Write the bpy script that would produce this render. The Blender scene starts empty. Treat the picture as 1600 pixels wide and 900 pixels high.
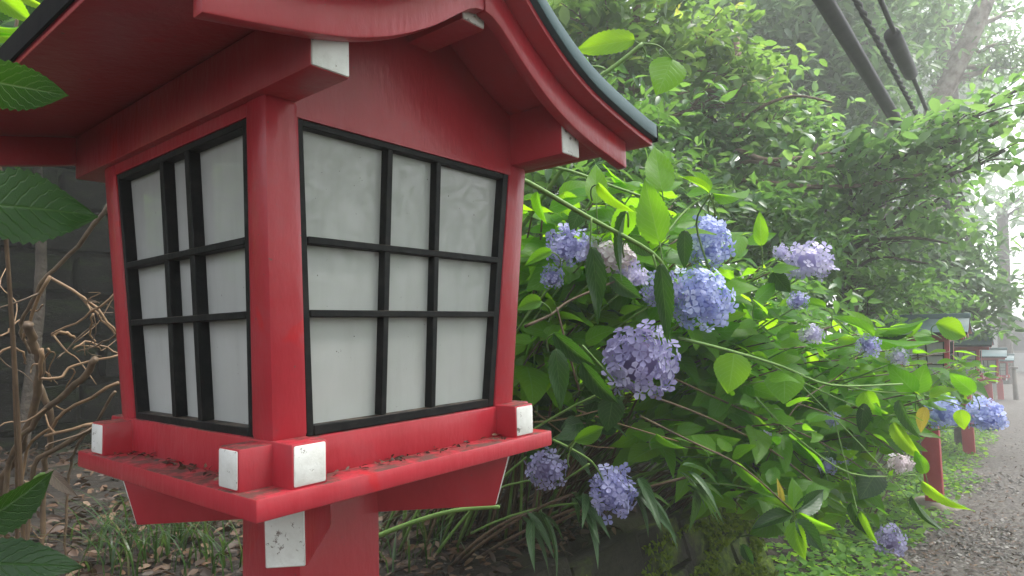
import bpy, bmesh, math, random
import numpy as np
from mathutils import Vector, Matrix, Euler
random.seed(7); rng = np.random.default_rng(7)
sc = bpy.context.scene
R = math.radians

# ------------------------------------------------------------------ camera
FPX = 1000.4
cam_d = bpy.data.cameras.new('camera'); cam = bpy.data.objects.new('camera', cam_d)
sc.collection.objects.link(cam); sc.camera = cam
cam_d.sensor_width = 36; cam_d.lens = 36 * FPX / 1600; cam_d.clip_start = .02; cam_d.clip_end = 600
CAMP = np.array([-.51183, -.74308, .09844])
CR = np.array([[.62962946, -.77646742, -.02578928], [-.0351471, -.06163033, .99748002], [.77610014, .62713638, .06609485]])
M3 = Matrix(((CR[0][0], CR[1][0], -CR[2][0]), (CR[0][1], CR[1][1], -CR[2][1]), (CR[0][2], CR[1][2], -CR[2][2])))
cam.matrix_world = Matrix.Translation(Vector(CAMP)) @ M3.to_4x4()
def at(u, v, dep):            # a place in the garden from where it was sighted and how far away it is
    return CAMP + (np.array([(u - 800) / FPX, -(v - 450) / FPX, 1.]) @ CR) * dep
def sight(P):
    q = CR @ (np.asarray(P) - CAMP)
    return 800 + FPX * q[0] / q[2], 450 - FPX * q[1] / q[2], q[2]

# ------------------------------------------------------------------ light
SUN_EL, SUN_AZ = R(64), R(-48)      # azimuth from +X towards +Y
w = bpy.data.worlds.new('World'); sc.world = w; w.use_nodes = True
nt = w.node_tree; bg = nt.nodes['Background']
sky = nt.nodes.new('ShaderNodeTexSky'); sky.sky_type = 'NISHITA'; sky.sun_disc = False
sky.sun_elevation = SUN_EL; sky.sun_rotation = R(90) - SUN_AZ
hs = nt.nodes.new('ShaderNodeHueSaturation'); hs.inputs['Saturation'].default_value = .22
nt.links.new(sky.outputs[0], hs.inputs['Color']); nt.links.new(hs.outputs[0], bg.inputs['Color'])
bg.inputs['Strength'].default_value = .15
sl = bpy.data.lights.new('sun', 'SUN'); sl.energy = 2.0; sl.angle = R(25); sl.color = (1, .97, .92)
so = bpy.data.objects.new('sun', sl); sc.collection.objects.link(so)
sdir = Vector((math.cos(SUN_EL) * math.cos(SUN_AZ), math.cos(SUN_EL) * math.sin(SUN_AZ), math.sin(SUN_EL)))
so.rotation_euler = sdir.to_track_quat('Z', 'Y').to_euler(); so.location = (0, 0, 30)
sc.view_settings.view_transform = 'Standard'; sc.view_settings.look = 'None'
sc.view_settings.exposure = 1.88; sc.view_settings.gamma = 1; sc.view_settings.use_curve_mapping = False
sc.render.engine = 'CYCLES'
cy = sc.cycles; cy.use_denoising = True; cy.max_bounces = 7; cy.volume_bounces = 2; cy.transmission_bounces = 4
cy.diffuse_bounces = 4; cy.glossy_bounces = 3; cy.caustics_reflective = False; cy.caustics_refractive = False
cy.sample_clamp_indirect = 6

# ------------------------------------------------------------------ helpers
COL = sc.collection
class MB:
    def __init__(s): s.v = []; s.f = []
    def add(s, V, F):
        b = len(s.v); s.v += [tuple(map(float, p)) for p in V]; s.f += [tuple(i + b for i in f) for f in F]; return s
    def hexa(s, c):      # 8 corners: bottom ring 4, top ring 4
        return s.add(c, [(3, 2, 1, 0), (4, 5, 6, 7), (0, 1, 5, 4), (1, 2, 6, 5), (2, 3, 7, 6), (3, 0, 4, 7)])
    def box(s, x0, x1, y0, y1, z0, z1):
        return s.hexa([(x0, y0, z0), (x1, y0, z0), (x1, y1, z0), (x0, y1, z0), (x0, y0, z1), (x1, y0, z1), (x1, y1, z1), (x0, y1, z1)])
    def tube(s, pts, rad, n=6):
        P = [Vector(p) for p in pts]; V = []; F = []
        ref = Vector((.3, .2, .93)).normalized()
        for i, p in enumerate(P):
            t = (P[min(i + 1, len(P) - 1)] - P[max(i - 1, 0)])
            t = t.normalized() if t.length > 1e-9 else Vector((0, 0, 1))
            a = t.cross(ref); a = a.normalized() if a.length > 1e-3 else t.cross(Vector((1, 0, 0))).normalized()
            b = t.cross(a); r = rad[i] if hasattr(rad, '__len__') else rad
            for k in range(n):
                th = 2 * math.pi * k / n; V.append(p + (a * math.cos(th) + b * math.sin(th)) * r)
        for i in range(len(P) - 1):
            for k in range(n):
                F.append((i * n + k, i * n + (k + 1) % n, (i + 1) * n + (k + 1) % n, (i + 1) * n + k))
        F.append(tuple(range(n))[::-1]); F.append(tuple(range((len(P) - 1) * n, len(P) * n)))
        return s.add(V, F)
    def mesh(s, name, mat, bevel=0, smooth=False, seg=2):
        m = bpy.data.meshes.new(name); m.from_pydata(s.v, [], s.f); m.update()
        bm = bmesh.new(); bm.from_mesh(m); bmesh.ops.recalc_face_normals(bm, faces=bm.faces)
        if bevel:
            ed = [e for e in bm.edges if len(e.link_faces) == 2 and e.calc_face_angle(0) > .3]
            bmesh.ops.bevel(bm, geom=ed, offset=bevel, segments=seg, profile=.5, affect='EDGES', clamp_overlap=True)
            smooth = smooth or seg > 1
        bm.to_mesh(m); bm.free()
        if smooth and not bevel: m.shade_smooth()
        elif bevel:
            m.shade_smooth()
            try: m.set_sharp_from_angle(angle=R(40))
            except Exception: pass
        if mat: m.materials.append(mat)
        return m
def link(name, mesh, parent=None, loc=None):
    o = bpy.data.objects.new(name, mesh); COL.objects.link(o)
    if parent: o.parent = parent
    if loc is not None: o.location = loc
    return o
def tag(o, label=None, cat=None, group=None, kind=None):
    if label: o['label'] = label
    if cat: o['category'] = cat
    if group: o['group'] = group
    if kind: o['kind'] = kind
    return o
def empty(name, loc, label, cat, group=None):
    o = link(name, None, None, loc); o.empty_display_size = .1
    return tag(o, label, cat, group)
def copy_tree(o, parent=None):
    c = o.copy(); COL.objects.link(c); c.parent = parent
    for ch in o.children: copy_tree(ch, c)
    return c
def merge(name, mat, tv, tf, Rm, T, rnd=None, uv=None):
    """one mesh of many copies of a template: tv (V,3), tf list of faces, Rm (N,3,3) with scale, T (N,3)"""
    N, V = len(T), len(tv)
    P = np.einsum('nij,vj->nvi', Rm, tv) + T[:, None, :]
    m = bpy.data.meshes.new(name)
    m.vertices.add(N * V); m.vertices.foreach_set('co', P.reshape(-1).astype(np.float32))
    lens = np.array([len(f) for f in tf]); flat = np.concatenate([np.array(f) for f in tf])
    L = len(flat)
    idx = (flat[None, :] + (np.arange(N) * V)[:, None]).reshape(-1)
    m.loops.add(N * L); m.loops.foreach_set('vertex_index', idx.astype(np.int32))
    st = np.concatenate([[0], np.cumsum(lens)[:-1]]); starts = (st[None, :] + (np.arange(N) * L)[:, None]).reshape(-1)
    m.polygons.add(N * len(tf)); m.polygons.foreach_set('loop_start', starts.astype(np.int32))
    m.polygons.foreach_set('use_smooth', np.ones(N * len(tf), bool))
    m.update(calc_edges=True)
    if rnd is None: rnd = rng.random(N)
    a = m.attributes.new('rnd', 'FLOAT', 'POINT'); a.data.foreach_set('value', np.repeat(rnd, V).astype(np.float32))
    if uv is not None:
        u = m.uv_layers.new(name='UVMap'); u.data.foreach_set('uv', np.tile(uv[flat], (N, 1)).reshape(-1).astype(np.float32))
    m.materials.append(mat); m.validate()
    return m
def frames(axis, normal, roll=0):
    """rotation matrices whose columns are side, axis, normal"""
    y = axis / np.linalg.norm(axis, axis=1, keepdims=True)
    z = normal - (normal * y).sum(1, keepdims=True) * y
    n = np.linalg.norm(z, axis=1, keepdims=True); z = np.where(n < 1e-4, np.array([[1., 0, 0]]), z / np.maximum(n, 1e-4))
    x = np.cross(y, z)
    return np.stack([x, y, z], 2)

# ------------------------------------------------------------------ materials
def mat(name):
    m = bpy.data.materials.new(name); m.use_nodes = True
    n = m.node_tree; b = n.nodes['Principled BSDF']; return m, n, b
def N(n, t, **k):
    x = n.nodes.new(t)
    for a, v in k.items(): setattr(x, a, v)
    return x
def ramp(n, fac, stops):
    r = N(n, 'ShaderNodeValToRGB'); e = r.color_ramp.elements
    while len(e) < len(stops): e.new(.5)
    for i, (p, c) in enumerate(stops):
        e[i].position = p; e[i].color = (*c, 1) if len(c) == 3 else c
    n.links.new(fac, r.inputs[0]); return r.outputs[0]
def noise(n, scale, detail=4, coord='Object', dist=0, vec=None, rough=.55):
    x = N(n, 'ShaderNodeTexNoise'); x.inputs['Scale'].default_value = scale; x.inputs['Detail'].default_value = detail
    x.inputs['Distortion'].default_value = dist; x.inputs['Roughness'].default_value = rough
    if vec is None:
        tc = N(n, 'ShaderNodeTexCoord'); vec = tc.outputs[coord]
    n.links.new(vec, x.inputs['Vector']); return x.outputs['Fac']
def mixc(n, fac, a, b):
    x = N(n, 'ShaderNodeMix', data_type='RGBA')
    for s, v in ((x.inputs[0], fac), (x.inputs[6], a), (x.inputs[7], b)):
        if hasattr(v, 'links'): n.links.new(v, s)
        elif isinstance(v, (int, float)): s.default_value = v
        else: s.default_value = (*v, 1)
    return x.outputs[2]
def math_(n, op, a, b=None, c=None, clamp=False):
    x = N(n, 'ShaderNodeMath', operation=op, use_clamp=clamp)
    for i, v in enumerate((a, b, c)):
        if v is None: continue
        if hasattr(v, 'links'): n.links.new(v, x.inputs[i])
        else: x.inputs[i].default_value = v
    return x.outputs[0]
def bump(n, b, h, strength=.3, dist=.002):
    x = N(n, 'ShaderNodeBump'); x.inputs['Strength'].default_value = strength; x.inputs['Distance'].default_value = dist
    n.links.new(h, x.inputs['Height']); n.links.new(x.outputs[0], b.inputs['Normal']); return x
def surf(name, stops, scale=6, rough=.6, bscale=60, bstr=.3, bdist=.002, spec=.4, detail=5):
    m, n, b = mat(name)
    n.links.new(ramp(n, noise(n, scale, detail), stops), b.inputs['Base Color'])
    b.inputs['Roughness'].default_value = rough; b.inputs['Specular IOR Level'].default_value = spec
    bump(n, b, noise(n, bscale, 4), bstr, bdist); return m

def red_paint():
    m, n, b = mat('red_paint')
    base = ramp(n, noise(n, 14, 5), [(.3, (.35, .022, .034)), (.6, (.41, .029, .044)), (.8, (.37, .034, .05))])
    # bare repainted patches, brighter and cleaner
    patch = ramp(n, noise(n, 11, 2, dist=.6), [(.68, (0, 0, 0)), (.71, (1, 1, 1))])
    base = mixc(n, patch, base, (.44, .013, .022))
    # grime that has gathered on upward faces
    g = N(n, 'ShaderNodeNewGeometry'); sep = N(n, 'ShaderNodeSeparateXYZ'); n.links.new(g.outputs['Normal'], sep.inputs[0])
    up = math_(n, 'GREATER_THAN', sep.outputs[2], .8)
    d1 = ramp(n, noise(n, 26, 6, rough=.7), [(.42, (0, 0, 0)), (.56, (1, 1, 1))])
    dm = math_(n, 'MULTIPLY', up, d1); dm = math_(n, 'MULTIPLY', dm, .88)
    base = mixc(n, dm, base, (.07, .045, .035))
    fleck = ramp(n, noise(n, 160, 2), [(.745, (0, 0, 0)), (.77, (1, 1, 1))])
    base = mixc(n, fleck, base, (.16, .07, .06))
    dust = ramp(n, noise(n, 7, 7, rough=.75), [(.5, (0, 0, 0)), (.75, (.5, .5, .5))])
    base = mixc(n, dust, base, (.30, .07, .08))
    n.links.new(base, b.inputs['Base Color'])
    b.inputs['Specular IOR Level'].default_value = .45
    n.links.new(math_(n, 'ADD', math_(n, 'MULTIPLY', dm, .4), .31), b.inputs['Roughness'])
    tc = N(n, 'ShaderNodeTexCoord'); mp = N(n, 'ShaderNodeMapping'); mp.inputs['Scale'].default_value = (1, 1, .35)
    n.links.new(tc.outputs['Object'], mp.inputs[0])
    h = math_(n, 'ADD', noise(n, 120, 3, vec=mp.outputs[0]), math_(n, 'MULTIPLY', noise(n, 35, 3, vec=mp.outputs[0]), 1.5))
    bump(n, b, h, .36, .0017); return m
def white_paint():
    m, n, b = mat('white_paint')
    c = ramp(n, noise(n, 30, 5), [(.3, (.62, .62, .60)), (.7, (.74, .74, .73))])
    chip = ramp(n, noise(n, 75, 6, rough=.7), [(.60, (0, 0, 0)), (.635, (1, 1, 1))])
    c = mixc(n, ramp(n, noise(n, 18, 6, rough=.7), [(.5, (0, 0, 0)), (.75, (.55, .55, .55))]), c, (.36, .33, .29))
    n.links.new(mixc(n, chip, c, (.22, .19, .17)), b.inputs['Base Color']); b.inputs['Roughness'].default_value = .5
    bump(n, b, math_(n, 'SUBTRACT', noise(n, 130, 4), math_(n, 'MULTIPLY', chip, .8)), .35, .0015); return m
def pane_mat():
    m, n, b = mat('frosted_panel')
    c = ramp(n, noise(n, 9, 5), [(.3, (.39, .40, .395)), (.7, (.45, .46, .455))])
    tcp = N(n, 'ShaderNodeTexCoord'); mpp = N(n, 'ShaderNodeMapping'); mpp.inputs['Scale'].default_value = (1, 1, .12); n.links.new(tcp.outputs['Object'], mpp.inputs[0])
    c = mixc(n, ramp(n, noise(n, 60, 5, vec=mpp.outputs[0]), [(.5, (0, 0, 0)), (.85, (.25, .25, .25))]), c, (.27, .265, .245))
    sp = ramp(n, noise(n, 190, 2), [(.74, (0, 0, 0)), (.77, (1, 1, 1))])
    n.links.new(mixc(n, sp, c, (.12, .12, .10)), b.inputs['Base Color'])
    b.inputs['Roughness'].default_value = .04; b.inputs['Specular IOR Level'].default_value = .55
    b.inputs['Roughness'].default_value = .03; b.inputs['Specular IOR Level'].default_value = .22; return m
def black_mat():
    m, n, b = mat('black_lacquer')
    c = ramp(n, noise(n, 50, 6), [(.45, (.006, .007, .008)), (.8, (.022, .021, .02))])
    g = N(n, 'ShaderNodeNewGeometry'); sep = N(n, 'ShaderNodeSeparateXYZ'); n.links.new(g.outputs['Normal'], sep.inputs[0])
    up = math_(n, 'GREATER_THAN', sep.outputs[2], .7)
    d = math_(n, 'MULTIPLY', up, ramp(n, noise(n, 60, 5), [(.4, (0, 0, 0)), (.6, (1, 1, 1))]))
    n.links.new(mixc(n, d, c, (.10, .075, .055)), b.inputs['Base Color'])
    b.inputs['Roughness'].default_value = .55; b.inputs['Specular IOR Level'].default_value = .22; bump(n, b, noise(n, 150, 3), .5, .001); return m
RED, WHITE, PANE, BLACK = red_paint(), white_paint(), pane_mat(), black_mat()
COPPER = surf('patinated_roof_sheet', [(.3, (.035, .075, .085)), (.7, (.06, .11, .12))], 9, .5, 90, .15)
EAVE_SHADE = surf('painted_eave_shade', [(.3, (.006, .006, .007)), (.7, (.014, .013, .013))], 20, .95, 60, .4, spec=.1)  # near-black colour that paints shade onto the eave edges
STONE = surf('grey_brown_stone', [(.3, (.10, .085, .065)), (.55, (.2, .17, .14)), (.75, (.3, .27, .23))], 8, .85, 50, .6, .006)

def leaf_mat(name, stops, trans, mixf=.4, rough=.38, veins=False, use_attr=False, spec=.45):
    m, n, b = mat(name); out = n.nodes['Material Output']
    if use_attr:
        a = N(n, 'ShaderNodeAttribute', attribute_name='rnd'); r = a.outputs['Fac']
    else:
        r = N(n, 'ShaderNodeObjectInfo').outputs['Random']
    c = ramp(n, r, stops)
    tcol = N(n, 'ShaderNodeMix', data_type='RGBA', blend_type='MULTIPLY'); 
    t2 = ramp(n, r, trans)
    blot = noise(n, 3.0 if not use_attr else 5, 4)
    c = mixc(n, math_(n, 'MULTIPLY', blot, .35), c, stops[0][1])
    if veins:
        uvn = N(n, 'ShaderNodeUVMap'); sp = N(n, 'ShaderNodeSeparateXYZ'); n.links.new(uvn.outputs[0], sp.inputs[0])
        s = math_(n, 'MULTIPLY', math_(n, 'ABSOLUTE', math_(n, 'SUBTRACT', sp.outputs[0], .5)), 2)
        q = math_(n, 'SUBTRACT', math_(n, 'MULTIPLY', sp.outputs[1], 8.5), math_(n, 'MULTIPLY', math_(n, 'POWER', s, 1.25), 2.6))
        fr = math_(n, 'ABSOLUTE', math_(n, 'SUBTRACT', math_(n, 'FRACT', q), .5))        # 0 on the vein
        side = math_(n, 'SUBTRACT', 1, math_(n, 'MULTIPLY', fr, 9), clamp=True)
        mid = math_(n, 'SUBTRACT', 1, math_(n, 'MULTIPLY', s, 16), clamp=True)
        vn = math_(n, 'MAXIMUM', math_(n, 'MULTIPLY', side, .6), mid)
        lc = N(n, 'ShaderNodeMix', data_type='RGBA'); lc.blend_type = 'ADD'; lc.inputs[0].default_value = 1
        n.links.new(mixc(n, 1.0, c, c), lc.inputs[6]); n.links.new(mixc(n, .35, c, (.10, .14, .06)), lc.inputs[7])
        c = mixc(n, math_(n, 'MULTIPLY', vn, .75), c, lc.outputs[2])
        t2 = mixc(n, math_(n, 'MULTIPLY', vn, .3), t2, (.60, .74, .30))
        fine = noise(n, 90, 3)
        hgt = math_(n, 'ADD', math_(n, 'MULTIPLY', math_(n, 'SUBTRACT', 1, vn), 1), math_(n, 'MULTIPLY', fine, .35))
        bump(n, b, hgt, .55, .0022)
    n.links.new(c, b.inputs['Base Color']); b.inputs['Roughness'].default_value = rough; b.inputs['Specular IOR Level'].default_value = spec
    tr = N(n, 'ShaderNodeBsdfTranslucent'); n.links.new(t2, tr.inputs['Color'])
    mx = N(n, 'ShaderNodeMixShader'); mx.inputs[0].default_value = mixf
    n.links.new(b.outputs[0], mx.inputs[1]); n.links.new(tr.outputs[0], mx.inputs[2]); n.links.new(mx.outputs[0], out.inputs['Surface'])
    return m
H_LEAF = leaf_mat('hydrangea_leaf', [(0, (.034, .12, .008)), (.5, (.065, .18, .011)), (1, (.10, .23, .014))],
                  [(0, (.28, .64, .006)), (.6, (.40, .74, .008)), (1, (.50, .80, .012))], .56, .38, True, spec=.32)
H_YOUNG = leaf_mat('hydrangea_young_leaf', [(0, (.06, .18, .010)), (1, (.10, .24, .016))],
                   [(0, (.24, .62, .008)), (1, (.38, .72, .012))], .55, .4, True, spec=.3)
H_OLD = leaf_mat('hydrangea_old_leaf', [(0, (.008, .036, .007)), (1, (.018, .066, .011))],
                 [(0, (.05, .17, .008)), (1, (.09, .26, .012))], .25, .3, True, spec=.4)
H_YEL = leaf_mat('hydrangea_yellow_leaf', [(0, (.50, .36, .05)), (1, (.55, .42, .07))], [(0, (.6, .45, .05)), (1, (.6, .5, .08))], .4, .5, True)
H_DRY = leaf_mat('dry_leaf', [(0, (.19, .15, .13)), (1, (.27, .21, .17))], [(0, (.2, .15, .1)), (1, (.2, .15, .1))], .15, .7, True)
def stem_mat(name, a, b_): return surf(name, [(.3, a), (.7, b_)], 25, .55, 120, .3, .001)
STEM_G = stem_mat('green_stem', (.10, .20, .04), (.17, .27, .07))
STEM_B = stem_mat('woody_stem', (.06, .038, .024), (.14, .092, .055))
STEM_T = stem_mat('tan_dead_stem', (.13, .075, .04), (.27, .17, .095))
BARK = surf('dark_bark', [(.3, (.035, .028, .022)), (.7, (.10, .08, .065))], 10, .9, 30, .9, .02)
BARK_R = surf('reddish_bark', [(.3, (.09, .055, .04)), (.7, (.2, .14, .11))], 10, .85, 30, .8, .02)
BARK_P = surf('pale_mottled_bark', [(.35, (.12, .09, .07)), (.5, (.25, .2, .17)), (.65, (.34, .3, .26))], 6, .85, 20, .8, .02)

def petal_mat(name, stops):
    m, n, b = mat(name); out = n.nodes['Material Output']
    a = N(n, 'ShaderNodeAttribute', attribute_name='rnd')
    c = ramp(n, a.outputs['Fac'], stops)
    n.links.new(c, b.inputs['Base Color']); b.inputs['Roughness'].default_value = .6; b.inputs['Specular IOR Level'].default_value = .25
    tr = N(n, 'ShaderNodeBsdfTranslucent'); n.links.new(c, tr.inputs['Color'])
    mx = N(n, 'ShaderNodeMixShader'); mx.inputs[0].default_value = .35
    n.links.new(b.outputs[0], mx.inputs[1]); n.links.new(tr.outputs[0], mx.inputs[2]); n.links.new(mx.outputs[0], out.inputs['Surface'])
    return m
PET = dict(blue=petal_mat('blue_petal', [(0, (.34, .38, .68)), (.5, (.45, .50, .80)), (1, (.60, .64, .88))]),
           violet=petal_mat('violet_petal', [(0, (.28, .28, .54)), (.5, (.40, .40, .68)), (1, (.54, .53, .78))]),
           faded=petal_mat('faded_lilac_petal', [(0, (.24, .20, .36)), (.5, (.34, .32, .54)), (1, (.48, .46, .66))]),
           pale=petal_mat('pale_lilac_petal', [(0, (.46, .42, .66)), (.5, (.56, .53, .75)), (1, (.68, .63, .80))]),
           pink=petal_mat('pinkish_white_petal', [(0, (.55, .46, .50)), (.5, (.62, .54, .56)), (1, (.6, .56, .62))]))

# ------------------------------------------------------------------ terrain
def sstep(a, b, x):
    t = np.clip((x - a) / (b - a), 0, 1); return t * t * (3 - 2 * t)
def road_z(x):
    x = np.asarray(x, float)
    return -1.13 - np.where(x < 7, .066 * x, .462 + np.where(x < 20, .034 * (x - 7), .442 + .006 * (x - 20)))
WALL_END = 3.0
def ground_z(x, y):
    x = np.asarray(x, float); y = np.asarray(y, float)
    z = road_z(x)
    steep = sstep(.55, .62, y); soft = sstep(.2, 1.3, y)
    k = sstep(WALL_END - .1, WALL_END + .5, x)
    far = sstep(7, 11, x)
    z = z + .52 * (steep * (1 - k) + soft * k) * (1 - .6 * far)
    z = z + .03 * np.maximum(0, np.minimum(y, 4.4) - .7)
    z = z + np.clip(.62 * np.maximum(0, y - 4.5 - .25 * np.maximum(0, x - 9)), 0, 13)
    und = .03 * np.sin(1.7 * x + .6) * np.sin(2.1 * y + 1.3) * sstep(.5, 1.2, y)
    return z + und - .02 * (1 - sstep(.12, .2, y))
def sheet(name, xs, ys, fz, m):
    X, Y = np.meshgrid(xs, ys, indexing='ij'); Z = fz(X, Y)
    V = np.stack([X, Y, Z], -1).reshape(-1, 3); a, b = len(xs), len(ys)
    F = [(i * b + j, (i + 1) * b + j, (i + 1) * b + j + 1, i * b + j + 1) for i in range(a - 1) for j in range(b - 1)]
    me = bpy.data.meshes.new(name); me.from_pydata(V.tolist(), [], F); me.shade_smooth(); me.materials.append(m)
    return tag(link(name, me), kind='structure')
def soil_mat():
    m, n, b = mat('dark_soil')
    c = ramp(n, noise(n, 3.5, 8, rough=.7), [(.35, (.009, .0065, .0045)), (.55, (.02, .0145, .010)), (.7, (.036, .027, .019))])
    ms = ramp(n, noise(n, 1.3, 5), [(.5, (0, 0, 0)), (.62, (1, 1, 1))])
    n.links.new(mixc(n, math_(n, 'MULTIPLY', ms, .5), c, (.035, .06, .015)), b.inputs['Base Color']); b.inputs['Roughness'].default_value = .95
    bump(n, b, noise(n, 40, 6), .8, .02); return m
def gravel_mat():
    m, n, b = mat('gravel_road')
    tc = N(n, 'ShaderNodeTexCoord')
    v = N(n, 'ShaderNodeTexVoronoi'); v.inputs['Scale'].default_value = 38; n.links.new(tc.outputs['Object'], v.inputs['Vector'])
    c = ramp(n, v.outputs['Color'], [(.1, (.025, .020, .017)), (.5, (.056, .047, .040)), (.9, (.11, .097, .085))])
    big = ramp(n, noise(n, .9, 5), [(.4, (0, 0, 0)), (.65, (1, 1, 1))])
    c = mixc(n, math_(n, 'MULTIPLY', big, .55), c, (.038, .028, .021))
    n.links.new(c, b.inputs['Base Color']); b.inputs['Roughness'].default_value = .75
    bump(n, b, math_(n, 'SUBTRACT', 1, v.outputs['Distance']), .6, .015); return m
SOIL, GRAVEL = soil_mat(), gravel_mat()
def spaced(a, b, fine0, fine1, d0, d1):
    out = [a]; x = a
    while x < b:
        d = d0 if fine0 <= x <= fine1 else min(d1, d0 + .25 * max(fine0 - x, x - fine1, 0))
        x += d; out.append(min(x, b))
    return np.array(sorted(set(out)))
sheet('ground', spaced(-90, 110, -4, 10, .12, 6), spaced(-90, 90, -.6, 5, .06, 6), ground_z, SOIL)
sheet('road', spaced(-60, 100, -2, 12, .3, 6), np.array([-6, -4, -2.5, -1.5, -.9, -.55, -.28, -.1, .13]),
      lambda x, y: road_z(x) + .012 * np.sin(x * 2.3 + y * 1.7) * (np.abs(y - .13) > .01) + .015, GRAVEL)

# ------------------------------------------------------------------ the red lantern
H0 = 1.13
Bh, Th, HT = .1814, .2, .3125
fx = lambda z: Bh + (Th - Bh) * z / HT
LX = np.array([0, .02, .05, .1, .15, .2, .25, .305, .345]); LZ = np.array([.457, .445, .419, .3865, .3625, .3475, .338, .3275, .3225])
zlo = lambda x: float(np.interp(abs(x), LX, LZ)); zb = lambda x: zlo(x) + .04
def make_lantern():
    root = empty('red_lantern', (0, 0, -H0), '', 'lantern', 'red lanterns along the road')
    up = (0, 0, H0)
    def P(name, mb, m, bev=.003, par=root, seg=2, loc=up, smooth=False):
        return link(name, mb.mesh(name, m, bev, smooth, seg), par, loc if par is root else None)
    # footing and post
    fm = MB(); ft = []
    for k in range(9):
        a = 2 * math.pi * k / 9; r = .19 + .03 * math.sin(3.1 * k); ft.append((r * math.cos(a), r * math.sin(a)))
    fm.add([(x * 1.1, y * 1.1, -H0 - .25) for x, y in ft] + [(x, y, -H0 + .03) for x, y in ft] + [(x * .8, y * .8, -H0 + .075) for x, y in ft],
           [(k + q * 9, (k + 1) % 9 + q * 9, (k + 1) % 9 + 9 + q * 9, k + 9 + q * 9) for q in (0, 1) for k in range(9)] + [tuple(range(18, 27))])
    P('stone_footing', fm, STONE, .012)
    P('post', MB().box(-.079, .039, -.066, .066, -H0, -.0632), RED, .004)
    # diagonal bracket arms with white ends
    for k in range(4):
        a = R(45 + 90 * k); ca, sa = math.cos(a), math.sin(a)
        def rt(r, t, z): return (r * ca - t * sa, r * sa + t * ca, z)
        h = .021; r1, r2, z1, z0 = (.206 if k == 2 else .226), (.212 if k == 2 else .247), -.0620 - .0003 * (k % 2), -.134 + (k % 2) * .0005
        arm = P('bracket_arm', MB().hexa([rt(.05, -h, z0), rt(r1, -h, z0), rt(r1, h, z0), rt(.05, h, z0), rt(.05, -h, z1), rt(r2, -h, z1), rt(r2, h, z1), rt(.05, h, z1)]), RED, .002)
        g = .0195; e = .0015
        P('white_end', MB().hexa([rt(r1 - .004, -g, z0 + .001), rt(r1 + e, -g, z0 + .001), rt(r1 + e, g, z0 + .001), rt(r1 - .004, g, z0 + .001),
                                  rt(r2 - .004, -g, z1 - .001), rt(r2 + e, -g, z1 - .001), rt(r2 + e, g, z1 - .001), rt(r2 - .004, g, z1 - .001)]), WHITE, .0012, arm, 1)
    P('base_plate', MB().box(-.2179, .2179, -.2179, .2179, -.0614, -.0409), RED, .0022)
    def ybeam(x): return (x, 0)
    for s in (-1, 1):
        b = P('base_beam', MB().box(s * .1624 - .019, s * .1624 + .019, -.214, .214, -.0418, .0), RED, .0022)
        for e in (-1, 1):
            P('white_end', MB().box(s * .1624 - .0172, s * .1624 + .0172, *sorted((e * .211, e * .2152)), -.0395, -.0018), WHITE, .0022, b)
        b = P('base_beam', MB().box(-.214, .214, s * .1624 - .019, s * .1624 + .019, -.0422, -.0022), RED, .0022)
        for e in (-1, 1):
            P('white_end', MB().box(*sorted((e * .211, e * .2152)), s * .1624 - .0172, s * .1624 + .0172, -.0395, -.0040), WHITE, .0022, b)
    # corner posts, leaning outwards towards the top
    wb_, wt_ = .0405, .0375
    for sx in (-1, 1):
        for sy in (-1, 1):
            def ring(o, i, z):
                c = [(sx * i, sy * i, z), (sx * o, sy * i, z), (sx * o, sy * o, z), (sx * i, sy * o, z)]
                return c if sx * sy > 0 else c[::-1]
            P('corner_post', MB().hexa(ring(Bh, Bh - wb_, -.004) + ring(Th + .0009, Th - wt_, HT + .016)), RED, .007, seg=2)
    # a floor and a dark inner box keep the lantern closed behind its panels
    P('inner_box', MB().hexa([(-.15, -.15, .002), (.15, -.15, .002), (.15, .15, .002), (-.15, .15, .002), (-.17, -.17, .31), (.17, -.17, .31), (.17, .17, .31), (-.17, .17, .31)]), WHITE, 0)
    # one window per side
    def window(k):
        side = k % 2
        bw, bd = ((.008, .012), (.0115, .014))[side]
        rec = .0035
        ang = -R(90) * k; ca, sa = math.cos(ang), math.sin(ang)
        def pt(s, z, d):
            y = -(fx(z) - rec) + d; return (s * ca - y * sa, s * sa + y * ca, z)
        def slab(mb, s0b, s1b, s0t, s1t, z0, z1, d0, d1):
            mb.hexa([pt(s0b, z0, d0), pt(s1b, z0, d0), pt(s1b, z0, d1), pt(s0b, z0, d1), pt(s0t, z1, d0), pt(s1t, z1, d0), pt(s1t, z1, d1), pt(s0t, z1, d1)])
        half = lambda z: (Bh - wb_) + (Th - wt_ - Bh + wb_) * z / HT + .0012
        zt_, zo, fw = .3135, -.0015, .0085
        win = link('window', None, root, up)
        fr = MB()
        slab(fr, -half(zo), -half(zo) + fw, -half(zt_), -half(zt_) + fw * .8, zo, zt_, 0, bd + .006)
        slab(fr, half(zo) - fw - .002, half(zo), half(zt_) - fw - .003, half(zt_), zo, zt_, 0, bd + .006)
        slab(fr, -half(zt_) + fw * .8, half(zt_) - fw - .003, -half(zt_) + fw * .8, half(zt_) - fw - .003, zt_ - .0085, zt_, .0005, bd + .006)
        slab(fr, -half(zo) + fw, half(zo) - fw - .002, -half(zo) + fw, half(zo) - fw - .002, zo, .0085, -.0005, bd + .006)
        P('window_frame', fr, BLACK, .0008, win, 1)
        vs = ((-.044, .032), (-.035, .029))[side]
        if side: vs = tuple(-v for v in (.035, -.029))
        vs = tuple(sorted(vs)); hz = (.1205, .1935)
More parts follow.
